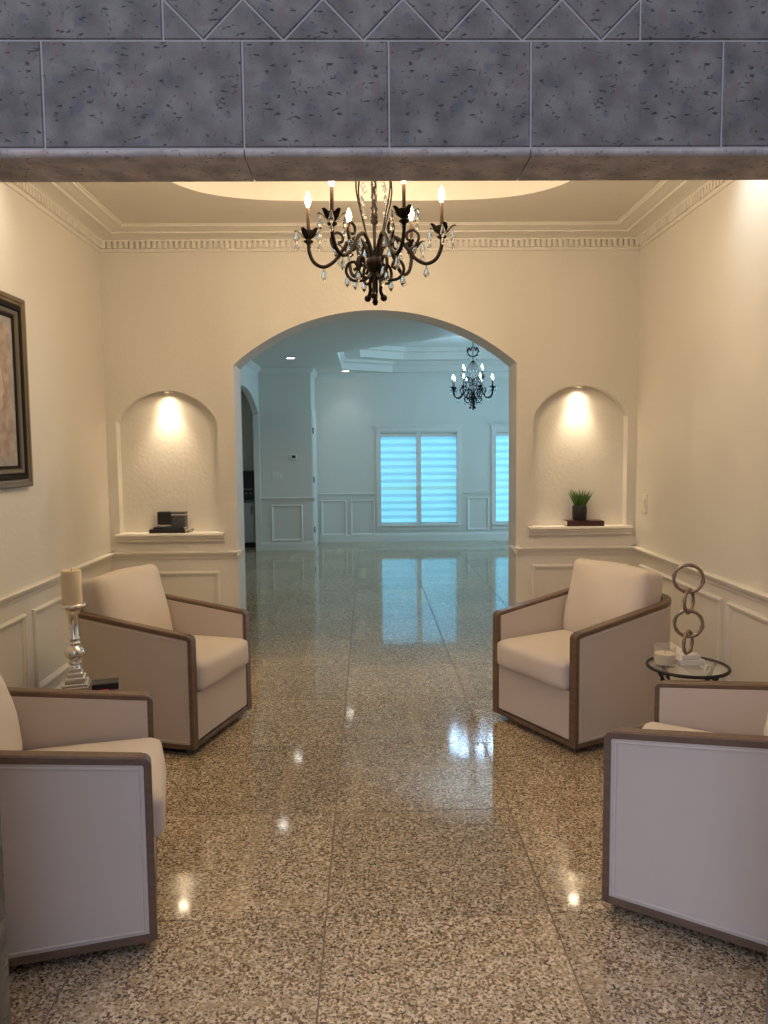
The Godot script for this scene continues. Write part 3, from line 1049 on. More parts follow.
func window(called: String, at: Vector3, w: float, h: float, side: String, wall: CSGCombiner3D, label: String) -> void:
	# local x along the wall, y up, z out of the wall; at = lower left corner of the opening as seen from the room
	var bs := Basis() if side == "back" else Basis(Vector3(0, 0, 1), Vector3.UP, Vector3.LEFT)
	var t := Node3D.new()
	t.name = called
	add_child(t)
	t.transform = Transform3D(bs, at)
	tag(t, label, "window", "", "structure")
	var c := CSGBox3D.new()
	c.size = Vector3(w, h, 0.5)
	c.operation = CSGShape3D.OPERATION_SUBTRACTION
	c.material = M.trim_paint
	wall.add_child(c)
	c.transform = Transform3D(bs, at) * Transform3D(Basis(), Vector3(w / 2, h / 2, 0))
	var m: Material = M.trim_paint
	# casing with a moulded head
	var cs := MB.new()
	cs.box(Vector3(-0.07, -0.09, 0), Vector3(0, h + 0.03, 0.02))
	cs.box(Vector3(w, -0.09, 0), Vector3(w + 0.07, h + 0.03, 0.02))
	cs.box(Vector3(-0.07, -0.09, 0), Vector3(w + 0.07, 0, 0.018))
	obj("casing", cs, m, t)
	var hd := MB.new()
	hd.box(Vector3(-0.08, h + 0.03, 0), Vector3(w + 0.08, h + 0.10, 0.022))
	hd.box(Vector3(-0.10, h + 0.10, 0), Vector3(w + 0.10, h + 0.125, 0.045))
	obj("head_casing", hd, m, t)
	obj("sill", rboxm(Vector3(w + 0.10, 0.024, 0.06), 0.006, Vector3(w / 2, -0.012, 0.02)), m, t)
	obj("mullion", boxm(Vector3(w / 2 - 0.035, 0, -0.10), Vector3(w / 2 + 0.035, h, -0.02)), m, t)
	var pw := w / 2 - 0.035
	for k in 2:
		var x := 0.0 if k == 0 else w / 2 + 0.035
		# outer frame and glass
		var fr := MB.new()
		fr.frame(pw, h, [Vector2(0, 0.0), Vector2(0, 0.03), Vector2(0.035, 0.03), Vector2(0.035, 0.0)], Transform3D(Basis(), Vector3(x + pw / 2, h / 2, -0.15)))
		fr.box(Vector3(x, 0.56 - 0.02, -0.15), Vector3(x + pw, 0.56 + 0.02, -0.12))
		var f := obj("sash", fr, m, t)
		obj("pane", boxm(Vector3(x + 0.03, 0.03, -0.138), Vector3(x + pw - 0.03, h - 0.03, -0.134)), M.clear_glass, f)
		# banded shade
		var sh := obj("shade_header", rboxm(Vector3(pw - 0.004, 0.06, 0.05), 0.01, Vector3(x + pw / 2, h - 0.031, -0.055)), m, t)
		obj("bottom_bar", rboxm(Vector3(pw - 0.012, 0.022, 0.016), 0.005, Vector3(x + pw / 2, 0.022, -0.065)), m, t)
		var y := 0.034
		var i := 0
		while y < h - 0.065:
			var hh := 0.060 if i % 2 == 0 else 0.056
			hh = minf(hh, h - 0.062 - y)
			var thick := 0.004 if i % 2 == 0 else 0.007
			obj("shade_band", boxm(Vector3(x + 0.008, y, -0.067 - thick / 2), Vector3(x + pw - 0.008, y + hh, -0.067 + thick / 2)), M.window_blind_rail if absf(y + hh / 2 - 0.56) < 0.03 else M.window_blind_sheer if i % 2 == 0 else M.window_blind_woven, sh)
			y += hh
			i += 1
	var al := AreaLight3D.new()
	al.name = "window_light"
	al.area_size = Vector2(w * 0.95, h * 0.9)
	light_at(al, t, Vector3(w / 2, h / 2, -0.01), C(0.34, 0.69, 1.0), 0.05 if side == "back" else 2.9, 0.0)
	al.rotation_degrees = Vector3(0, 180, 0)


# ---------------------------------------------------------------- chairs
const CW := 0.65
const CD := 0.76
const HF := 0.60
const HB := 0.706


func arm_top(z: float) -> float:
	return lerpf(HF, HB, clampf((CD / 2 - z) / CD, 0, 1))


func u_path(off: float, r: float, z_front: float) -> Array:
	# list of [point, outward normal] round the sides and back, offset inwards by off
	var out := []
	var hw := CW / 2
	var hd := CD / 2
	var n := 8
	for k in n:
		out.append([Vector2(-hw + off, lerpf(z_front, -hd + r, float(k) / n)), Vector2(-1, 0)])
	for k in 11:
		var a := PI / 2 * k / 10.0
		var d := Vector2(-cos(a), -sin(a))
		out.append([Vector2(-hw + r, -hd + r) + d * (r - off), d])
	for k in range(1, 4):
		out.append([Vector2(lerpf(-hw + r, hw - r, k / 4.0), -hd + off), Vector2(0, -1)])
	for k in 11:
		var a := PI / 2 * k / 10.0
		var d := Vector2(sin(a), -cos(a))
		out.append([Vector2(hw - r, -hd + r) + d * (r - off), d])
	for k in range(1, n + 1):
		out.append([Vector2(hw - off, lerpf(-hd + r, z_front, float(k) / n)), Vector2(1, 0)])
	return out


# sweep of a section [(offset inwards, y, measured from the arm line if rel)] round the U
func u_sweep(mb: MB, section: Array, z_front: float, r := 0.15) -> void:
	var rings := []
	for s in section:
		var row := []
		for p in u_path(s[0], r, z_front):
			var y: float = s[1] + (arm_top(p[0].y) if s[2] else 0.0)
			row.append([Vector3(p[0].x, y, p[0].y), p[1]])
		rings.append(row)
	var cnt := section.size()
	for i in cnt:
		var A: Array = rings[i]
		var B: Array = rings[(i + 1) % cnt]
		for k in A.size() - 1:
			var a: Vector3 = A[k][0]
			var b: Vector3 = A[k + 1][0]
			var c: Vector3 = B[k + 1][0]
			var d: Vector3 = B[k][0]
			var m := (b - a).cross(d - a)
			if m.length() < 1e-10: m = (c - b).cross(d - b)
			m = m.normalized()
			# smooth along the path when the face is upright
			if absf(m.y) < 0.5:
				var sgn := signf(m.dot(Vector3(A[k][1].x, 0, A[k][1].y)))
				var n0 := Vector3(A[k][1].x, 0, A[k][1].y) * sgn
				var n1 := Vector3(A[k + 1][1].x, 0, A[k + 1][1].y) * sgn
				n0 = (n0 * sqrt(1 - m.y * m.y) + Vector3.UP * m.y).normalized()
				n1 = (n1 * sqrt(1 - m.y * m.y) + Vector3.UP * m.y).normalized()
				mb.quadn(a, b, c, d, n0, n1, n1, n0)
			else:
				mb.quad(a, b, c, d)
	for e in 2:
		var poly := []
		for i in cnt: poly.append(rings[i][0 if e == 0 else rings[i].size() - 1][0])
		for i in range(1, cnt - 1):
			if e == 0: mb.tri(poly[0], poly[i + 1], poly[i])
			else: mb.tri(poly[0], poly[i], poly[i + 1])


func cushion(size: Vector3, r: float, puff: Vector3, crease := 0.0) -> ArrayMesh:
	# rounded box whose faces bulge; smooth normals
	var st := SurfaceTool.new()
	st.begin(Mesh.PRIMITIVE_TRIANGLES)
	var h := size / 2
	var N := 14
	var at := func(d: Vector3) -> Vector3:
		# d on the unit cube
		var q := Vector3(signf(d.x) * pow(absf(d.x), 0.8), signf(d.y) * pow(absf(d.y), 0.8), signf(d.z) * pow(absf(d.z), 0.8))
		var p := q * h
		var inner := h - Vector3(r, r, r)
		var cl := p.clamp(-inner, inner)
		var ex := p - cl
		if ex.length() > 1e-6: p = cl + ex.normalized() * r
		var u := p / h
		var wx := (1 - u.y * u.y) * (1 - u.z * u.z)
		var wy := (1 - u.x * u.x) * (1 - u.z * u.z)
		var wz := (1 - u.x * u.x) * (1 - u.y * u.y)
		p += Vector3(u.x * puff.x * maxf(wx, 0), u.y * puff.y * maxf(wy, 0), u.z * puff.z * maxf(wz, 0))
		p += Vector3(sin(p.y * 23.0 + p.z * 9.0), sin(p.x * 19.0 + 1.3), sin(p.x * 15.0 + p.y * 21.0)) * crease
		return p
	for axis in 3:
		for sgn: float in [-1.0, 1.0]:
			var w := Vector3.ZERO; w[axis] = sgn
			var u := Vector3.ZERO; u[(axis + 1) % 3] = 1.0
			var t := Vector3.ZERO; t[(axis + 2) % 3] = sgn
			for i in N:
				for j in N:
					var f := func(a: int, b: int) -> Vector3:
						return at.call(w + u * (2.0 * a / N - 1.0) + t * (2.0 * b / N - 1.0))
					var A: Vector3 = f.call(i, j)
					var B: Vector3 = f.call(i + 1, j)
					var Cc: Vector3 = f.call(i + 1, j + 1)
					var D: Vector3 = f.call(i, j + 1)
					for q in [A, Cc, B, A, D, Cc]:
						st.set_smooth_group(0)
						st.add_vertex(q)
	st.index()
	st.generate_normals()
	return st.commit()


func build_chairs() -> void:
	var t := thing("armchair", "", "chair", Vector3.ZERO, 0, "cream armchairs with brown wood frames")
	var hd := CD / 2
	var hw := CW / 2
	# upholstered shell
	var sh := MB.new()
	u_sweep(sh, [[0.004, 0.05, false], [0.052, 0.05, false], [0.052, -0.02, true], [0.004, -0.02, true]], hd - 0.02)
	obj("shell", sh, M.chair_fabric, t)
	# wood rail over arms and back
	var rail := MB.new()
	u_sweep(rail, [[0.001, -0.024, true], [0.047, -0.024, true], [0.048, -0.005, true], [0.043, 0.0, true], [0.005, 0.0, true], [0.0, -0.005, true]], hd - 0.026)
	obj("arm_rail", rail, M.frame_wood, t)
	var base := MB.new()
	u_sweep(base, [[0.0, 0.035, false], [0.05, 0.035, false], [0.05, 0.058, false], [0.0, 0.058, false]], hd - 0.01)
	base.rbox(Vector3(0, 0.0465, hd - 0.027), Vector3(CW - 0.08, 0.023, 0.05), 0.003)
	obj("base_rail", base, M.frame_wood, t)
	for s: float in [-1.0, 1.0]:
		# post with a rounded head that runs on into the arm rail; polygon in (z, y)
		var poly := PackedVector2Array([Vector2(hd, 0.035)])
		var rr := 0.026
		for k in 7:
			var a := PI / 2 * k / 6.0
			poly.append(Vector2(hd - rr + cos(a) * rr, HF - rr + sin(a) * rr))
		poly.append(Vector2(hd - rr, HF + 0.003))
		poly.append(Vector2(hd - rr, HF - 0.022))
		poly.append(Vector2(hd - 0.022, HF - 0.026))
		poly.append(Vector2(hd - 0.022, 0.035))
		var pb := MB.new()
		var xc: float = -s * (hw - 0.0235)
		pb.prism(poly, xc - 0.0235, xc + 0.0235, Transform3D(Basis(Vector3.BACK, Vector3.UP, Vector3.LEFT), Vector3.ZERO), 0.003)
		obj("front_post", pb, M.frame_wood, t)
	obj("front_panel", rboxm(Vector3(CW - 0.09, 0.245, 0.05), 0.008, Vector3(0, 0.187, hd - 0.030), 2), M.chair_fabric, t)
	# welt on the outside
	var pip := MB.new()
	for a in [[-0.036, true], [0.070, false]]:
		var pts := PackedVector3Array()
		for p in u_path(0.003, 0.15, hd - 0.038):
			pts.append(Vector3(p[0].x, a[0] + (arm_top(p[0].y) if a[1] else 0.0), p[0].y))
		pip.tube(pts, 0.0035, 6)
	for s: float in [-1.0, 1.0]:
		pip.tube(PackedVector3Array([Vector3(s * (hw - 0.003), 0.070, hd - 0.038), Vector3(s * (hw - 0.003), arm_top(hd - 0.038) - 0.036, hd - 0.038)]), 0.0035, 6)
	obj("piping", pip, M.cushion_fabric, t)
	var seat := obj("seat_cushion", cushion(Vector3(CW - 0.112, 0.150, 0.60), 0.035, Vector3(0.0, 0.014, 0.012), 0.0015), M.cushion_fabric, t)
	seat.position = Vector3(0, 0.383, hd + 0.028 - 0.30)
	obj("seat_deck", rboxm(Vector3(CW - 0.10, 0.24, 0.56), 0.01, Vector3(0, 0.185, 0.02)), M.chair_fabric, t)
	var back := obj("back_cushion", cushion(Vector3(0.545, 0.44, 0.17), 0.045, Vector3(0.0, 0.008, 0.05), 0.003), M.cushion_fabric, t)
	back.position = Vector3(0, 0.635, -0.185)
	back.rotation.x = -0.24
	obj("plinth", rboxm(Vector3(CW - 0.10, 0.04, CD - 0.14), 0.01, Vector3(0, 0.02, -0.01)), M.plinth_black, t)
	var places := [
		[Vector3(-1.1011, 0, -2.4287), 105.12, "cream armchair with brown wood frame between the candlestick table and the stone doorway"],
		[Vector3(-1.1388, 0, -4.1041), 73.21, "cream armchair with brown wood frame below the niche holding a black box"],
		[Vector3(1.1659, 0, -4.0755), -61.49, "cream armchair with brown wood frame below the niche holding potted grass"],
		[Vector3(1.2370, 0, -2.4138), -125.16, "cream armchair with brown wood frame between the ring sculpture table and stone doorway"]]
	for k in 4:
		var o: Node3D = t
		if k > 0:
			o = t.duplicate()
			o.name = numbered("armchair")
			add_child(o)
		o.position = places[k][0]
		o.rotation.y = deg_to_rad(places[k][1])
		o.set_meta("label", places[k][2])


# ---------------------------------------------------------------- tables and what stands on them
func tray_table(at: Vector3, r: float, h: float, turn: float, label: String) -> void:
	var t := thing("side_table", label, "table", at, turn)
	var rim := MB.new()
	rim.tube(ring_pts(Vector3(0, h - 0.004, 0), r - 0.007, Vector3.RIGHT, Vector3.BACK, 56), 0.0075, 8, true)
	obj("rim", rim, M.black_iron, t)
	var gb := MB.new()
	gb.lathe([Vector2(0, h - 0.010), Vector2(r - 0.012, h - 0.010), Vector2(r - 0.012, h - 0.002), Vector2(0, h - 0.002)], 48, Vector3.ZERO, true)
	obj("glass_top", gb, M.clear_glass, t)
	for k in 4:
		var a := TAU * k / 4.0
		var lg := MB.new()
		lg.tube(catmull([Vector3(r - 0.012, h - 0.012, 0), Vector3(r - 0.055, h - 0.07, 0), Vector3(0.05, h - 0.19, 0), Vector3(0.035, h * 0.5, 0), Vector3(0.07, 0.12, 0), Vector3(r - 0.04, 0.02, 0), Vector3(r - 0.01, 0.007, 0)], 5), 0.0065, 8)
		lg.tube(catmull([Vector3(r - 0.055, h - 0.07, 0), Vector3(r - 0.03, h - 0.055, 0), Vector3(r - 0.028, h - 0.028, 0), Vector3(r - 0.05, h - 0.022, 0), Vector3(r - 0.058, h - 0.038, 0)], 5), 0.0045, 6)
		obj("leg", lg, M.black_iron, t).rotation.y = a
	var cr := MB.new()
	cr.tube(ring_pts(Vector3(0, h * 0.5, 0), 0.038, Vector3.RIGHT, Vector3.BACK, 24), 0.006, 6, true)
	obj("collar", cr, M.black_iron, t)


func book(called: String, at: Vector3, turn: float, size: Vector3, cover: Material, label: String) -> void:
	var b := thing(called, label, "book", at, turn)
	obj("pages", boxm(Vector3(-size.x / 2 + 0.004, 0.003, -size.z / 2 + 0.004), Vector3(size.x / 2 - 0.002, size.y - 0.003, size.z / 2 - 0.004)), M.paper, b)
	var c := MB.new()
	c.rbox(Vector3(0, 0.0016, 0), Vector3(size.x, 0.0032, size.z), 0.0012)
	c.rbox(Vector3(0, size.y - 0.0016, 0), Vector3(size.x, 0.0032, size.z), 0.0012)
	c.rbox(Vector3(0, size.y / 2, size.z / 2 - 0.0016), Vector3(size.x, size.y, 0.0034), 0.0012)
	obj("cover", c, cover, b)


func build_tables() -> void:
	var h := 0.56
	tray_table(Vector3(1.362, 0, -3.215), 0.172, h, 0.4, "round black rimmed glass side table under the ring sculpture")
	var wt := thing("drink_table", "small round brown wood drink table under the candlestick", "table", Vector3(-1.115, 0, -2.985))
	var tb := MB.new()
	tb.lathe([Vector2(0, h - 0.022), Vector2(0.128, h - 0.022), Vector2(0.135, h - 0.016), Vector2(0.135, h - 0.005), Vector2(0.131, h), Vector2(0, h)], 40)
	obj("top", tb, M.frame_wood, wt)
	var ts := MB.new()
	ts.lathe([Vector2(0.012, 0.018), Vector2(0.012, h - 0.03), Vector2(0.03, h - 0.022)], 16)
	obj("stem", ts, M.black_iron, wt)
	var tf := MB.new()
	tf.lathe([Vector2(0, 0), Vector2(0.11, 0), Vector2(0.112, 0.006), Vector2(0.10, 0.012), Vector2(0.02, 0.02), Vector2(0, 0.02)], 32)
	obj("foot", tf, M.black_iron, wt)
	# chain link sculpture
	var s := thing("ring_sculpture", "bronze sculpture of four linked rings on a white stepped block", "sculpture", Vector3(1.378, h - 0.002, -3.255), 0.1)
	var bs := MB.new()
	bs.rbox(Vector3(0, 0.012, 0), Vector3(0.115, 0.024, 0.085), 0.003)
	bs.rbox(Vector3(0, 0.034, 0), Vector3(0.085, 0.020, 0.062), 0.003)
	obj("base", bs, M.marble, s)
	var ys := [0.092, 0.175, 0.273, 0.372]
	var rs := [0.049, 0.057, 0.050, 0.059]
	for k in 4:
		var rb := MB.new()
		var ax := Vector3(0.755, 0, -0.656) if k % 2 == 0 else Vector3(0.92, 0, 0.39)
		var c := Vector3(-0.004 if k == 3 else 0.0, ys[k], 0)
		var pts := ring_pts(c, rs[k], ax, Vector3.UP, 48)
		var rad := []
		for i in 48: rad.append(0.0072 if i % 6 < 4 else 0.0088)
		rb.tube(pts, rad, 8, true)
		obj("ring", rb, M.nickel, s)
	# jar candle
	var j := thing("jar_candle", "short clear glass jar candle beside the ring sculpture", "candle", Vector3(1.270, h - 0.002, -3.235))
	var g := MB.new()
	g.lathe([Vector2(0, 0), Vector2(0.044, 0), Vector2(0.047, 0.004), Vector2(0.047, 0.085), Vector2(0.044, 0.085), Vector2(0.044, 0.008), Vector2(0, 0.008)], 32)
	obj("glass", g, M.clear_glass, j)
	var wx := MB.new()
	wx.lathe([Vector2(0, 0.009), Vector2(0.043, 0.009), Vector2(0.043, 0.052), Vector2(0.036, 0.050), Vector2(0, 0.050)], 28)
	obj("wax", wx, M.candle_wax, j)
	var wk := MB.new()
	wk.tube(PackedVector3Array([Vector3(0, 0.049, 0), Vector3(0.001, 0.062, 0)]), 0.0012, 6)
	obj("wick", wk, M.black_satin, j)
	# candlestick
	var cs := thing("candlestick", "tall antiqued silver candlestick with square stepped foot", "candlestick", Vector3(-1.172, h, -3.02), 0.25)
	var ft := MB.new()
	ft.rbox(Vector3(0, 0.010, 0), Vector3(0.106, 0.020, 0.106), 0.004)
	ft.rbox(Vector3(0, 0.026, 0), Vector3(0.098, 0.014, 0.098), 0.006)
	ft.rbox(Vector3(0, 0.044, 0), Vector3(0.080, 0.024, 0.080), 0.008)
	ft.rbox(Vector3(0, 0.064, 0), Vector3(0.062, 0.020, 0.062), 0.008)
	ft.rbox(Vector3(0, 0.082, 0), Vector3(0.046, 0.020, 0.046), 0.008)
	obj("foot", ft, M.mercury_silver, cs)
	var sm := MB.new()
	sm.lathe([Vector2(0.020, 0.088), Vector2(0.016, 0.098), Vector2(0.026, 0.104), Vector2(0.028, 0.110), Vector2(0.020, 0.116), Vector2(0.022, 0.122), Vector2(0.034, 0.134), Vector2(0.039, 0.148), Vector2(0.034, 0.162), Vector2(0.022, 0.172), Vector2(0.017, 0.178), Vector2(0.023, 0.184), Vector2(0.023, 0.190), Vector2(0.016, 0.195), Vector2(0.024, 0.203), Vector2(0.024, 0.208), Vector2(0.017, 0.214), Vector2(0.018, 0.26), Vector2(0.020, 0.300), Vector2(0.026, 0.308), Vector2(0.024, 0.314), Vector2(0.030, 0.322)], 28)
	obj("stem", sm, M.mercury_silver, cs)
	var dp := MB.new()
	dp.lathe([Vector2(0.028, 0.320), Vector2(0.042, 0.326), Vector2(0.050, 0.334), Vector2(0.050, 0.342), Vector2(0.046, 0.345), Vector2(0.040, 0.338), Vector2(0, 0.336)], 32)
	obj("drip_pan", dp, M.mercury_silver, cs)
	var cd := thing("pillar_candle", "thick cream pillar candle on the silver candlestick", "candle", Vector3(-1.172, h + 0.336, -3.02))
	var cb := MB.new()
	cb.lathe([Vector2(0, 0), Vector2(0.0375, 0), Vector2(0.038, 0.004), Vector2(0.038, 0.138), Vector2(0.036, 0.142), Vector2(0.022, 0.138), Vector2(0, 0.136)], 32)
	obj("wax", cb, M.candle_wax, cd)
	var cw := MB.new()
	cw.tube(PackedVector3Array([Vector3(0, 0.134, 0), Vector3(0.002, 0.148, 0)]), 0.0013, 6)
	obj("wick", cw, M.black_satin, cd)
	book("book", Vector3(-1.060, h, -3.035), 0.3, Vector3(0.10, 0.026, 0.075), M.book_navy, "small dark navy book lying beside the candlestick foot")
	book("booklet", Vector3(-1.050, h, -2.955), 0.35, Vector3(0.055, 0.010, 0.04), M.red_cloth, "tiny red covered booklet with white pages near the candlestick")


func build_niche_things() -> void:
	# left niche
	var y := 0.916
	var z := ZB - 0.02
	book("book", Vector3(-1.437, y, z - 0.02), 0.02, Vector3(0.255, 0.028, 0.12), M.black_satin, "wide black book flat on the sill under a black box")
	book("book", Vector3(-1.425, y + 0.028, z - 0.02), -0.03, Vector3(0.22, 0.014, 0.11), M.book_navy, "thinner dark book on top of the black book in the niche")
	var b := thing("block_clock", "black square desk block on a clear silver foot", "ornament", Vector3(-1.462, y + 0.042, z - 0.01), 0.05)
	obj("foot", rboxm(Vector3(0.080, 0.018, 0.05), 0.006, Vector3(0.002, 0.009, 0), 2), M.mercury_silver, b)
	obj("block", rboxm(Vector3(0.096, 0.092, 0.045), 0.004, Vector3(0, 0.064, 0)), M.black_satin, b)
	obj("face", rboxm(Vector3(0.078, 0.074, 0.004), 0.001, Vector3(0, 0.064, 0.0225)), M.plinth_black, b)
	var c := thing("slate_box", "slate grey lidded box standing beside the black desk block", "box", Vector3(-1.360, y + 0.042, z - 0.02), -0.08)
	obj("body", rboxm(Vector3(0.098, 0.082, 0.07), 0.006, Vector3(0, 0.041, 0), 2), M.slate, c)
	obj("lid_band", rboxm(Vector3(0.100, 0.012, 0.072), 0.003, Vector3(0, 0.088, 0)), M.mercury_silver, c)
	obj("lid", rboxm(Vector3(0.102, 0.014, 0.074), 0.005, Vector3(0, 0.101, 0)), M.slate, c)
	var w := MB.new()
	w.tube(catmull([Vector3(0, 0.004, 0), Vector3(0.02, 0.004, 0.01), Vector3(0.045, 0.010, 0.008), Vector3(0.052, 0.026, 0.0), Vector3(0.035, 0.020, -0.008), Vector3(0.012, 0.010, -0.004)], 6, true), 0.003, 6, true)
	var wo := obj("metal_loop", w, M.black_iron)
	wo.position = Vector3(-1.308, y + 0.001, z + 0.01)
	tag(wo, "small dark metal loop lying at the end of the black book", "ornament")
	# right niche
	y = 0.931
	book("book", Vector3(1.558, y, z - 0.02), 0.0, Vector3(0.268, 0.038, 0.13), M.book_maroon, "dark maroon book on the niche sill under the potted grass")
	var p := thing("potted_grass", "black pot of spiky green grass on a dark book", "plant", Vector3(1.530, y + 0.038, z - 0.02))
	var pb := MB.new()
	pb.lathe([Vector2(0, 0), Vector2(0.044, 0), Vector2(0.050, 0.012), Vector2(0.053, 0.06), Vector2(0.052, 0.098), Vector2(0.049, 0.108), Vector2(0.046, 0.108), Vector2(0.046, 0.095), Vector2(0, 0.095)], 32)
	obj("pot", pb, M.black_satin, p)
	for tone in 2:
		var gb := MB.new()
		for k in 46:
			var a := rng.randf() * TAU
			var lean := 0.05 + 0.50 * sqrt(rng.randf())
			var len := rng.randf_range(0.09, 0.145)
			var r0 := rng.randf() * 0.035
			var o := Vector3(cos(a) * r0, 0.095, sin(a) * r0)
			var d := Vector3(cos(a) * lean, 1.0, sin(a) * lean).normalized()
			var e := o + d * len + Vector3(cos(a), -0.25, sin(a)) * lean * lean * 0.03
			gb.tube(PackedVector3Array([o, o + d * len * 0.5, e]), [0.0032, 0.0036, 0.0006], 4)
		obj("foliage", gb, M.leaf if tone == 0 else M.leaf_dark, p).set_meta("kind", "stuff")


func build_picture() -> void:
	# framed print on the left wall; local x along -z of the world
	var y0 := 1.318
	var y1 := 2.304
	var w := 1.05
	var t := thing("framed_picture", "large sepia print in a bronze and black frame on the cream wall", "picture", Vector3(XL, (y0 + y1) / 2, -4.20 + w / 2))
	t.basis = Basis(Vector3(0, 0, -1), Vector3.UP, Vector3.RIGHT)
	var h := y1 - y0
	var a := MB.new()
	a.frame(w, h, [Vector2(0, 0), Vector2(0, 0.030), Vector2(0.008, 0.038), Vector2(0.022, 0.038), Vector2(0.028, 0.030), Vector2(0.040, 0.030), Vector2(0.044, 0.024)])
	obj("outer_frame", a, M.frame_gold, t)
	var b := MB.new()
	b.frame(w, h, [Vector2(0.044, 0.024), Vector2(0.048, 0.032), Vector2(0.066, 0.030), Vector2(0.072, 0.020)])
	obj("black_band", b, M.frame_black, t)
	var c := MB.new()
	c.frame(w, h, [Vector2(0.072, 0.020), Vector2(0.076, 0.026), Vector2(0.092, 0.022), Vector2(0.098, 0.012)])
	obj("liner", c, M.frame_liner, t)
	var d := MB.new()
	d.frame(w, h, [Vector2(0.098, 0.012), Vector2(0.100, 0.016), Vector2(0.112, 0.012), Vector2(0.114, 0.006)])
	obj("inner_band", d, M.frame_black, t)
	obj("backing", boxm(Vector3(-w / 2 + 0.02, -h / 2 + 0.02, 0.001), Vector3(w / 2 - 0.02, h / 2 - 0.02, 0.006)), M.frame_black, t)
	# the print
	var W := 256
	var H := 256
	var f := FastNoiseLite.new()
	f.seed = 77
	f.frequency = 0.03
	f.fractal_octaves = 4
	var im := Image.create(W, H, false, Image.FORMAT_RGB8)
	for yy in H:
		for xx in W:
			var u := float(xx) / W
			var v := float(yy) / H
			var n := f.get_noise_2d(xx, yy)
			var col := Vector3(0.36, 0.27, 0.215) * (1.0 + 0.45 * n)
			var edge := minf(minf(u, 1 - u), minf(v, 1 - v))
			if edge < 0.05: col = Vector3(0.33, 0.31, 0.28) * (1.0 + 0.35 * n)
			var q := Vector2((u - 0.5) / 0.36, (v - 0.46) / 0.36)
			if q.length() + 0.12 * n < 1.0: col = Vector3(0.50, 0.38, 0.30) * (1.0 + 0.25 * n)
			if absf(q.length() + 0.1 * n - 1.0) < 0.025 or absf(sin(n * 22.0)) < 0.08: col *= 0.72
			im.set_pixel(xx, yy, C(col.x, col.y, col.z))
	var pm := mat("print", Color.WHITE, 0.6)
	pm.albedo_texture = ImageTexture.create_from_image(im)
	var qm := QuadMesh.new()
	qm.size = Vector2(w - 0.228, h - 0.228)
	var o := obj("print", qm, pm, t)
	o.position = Vector3(0, 0, 0.0075)


# ---------------------------------------------------------------- chandeliers
func drop_mesh(len: float, r: float) -> ArrayMesh:
	var b := MB.new()
	b.lathe([Vector2(0, -len), Vector2(r * 0.55, -len * 0.82), Vector2(r, -len * 0.62), Vector2(r * 0.6, -len * 0.3), Vector2(r * 0.18, -len * 0.04), Vector2(0, 0)], 6, Vector3.ZERO, true)
	return b.mesh()


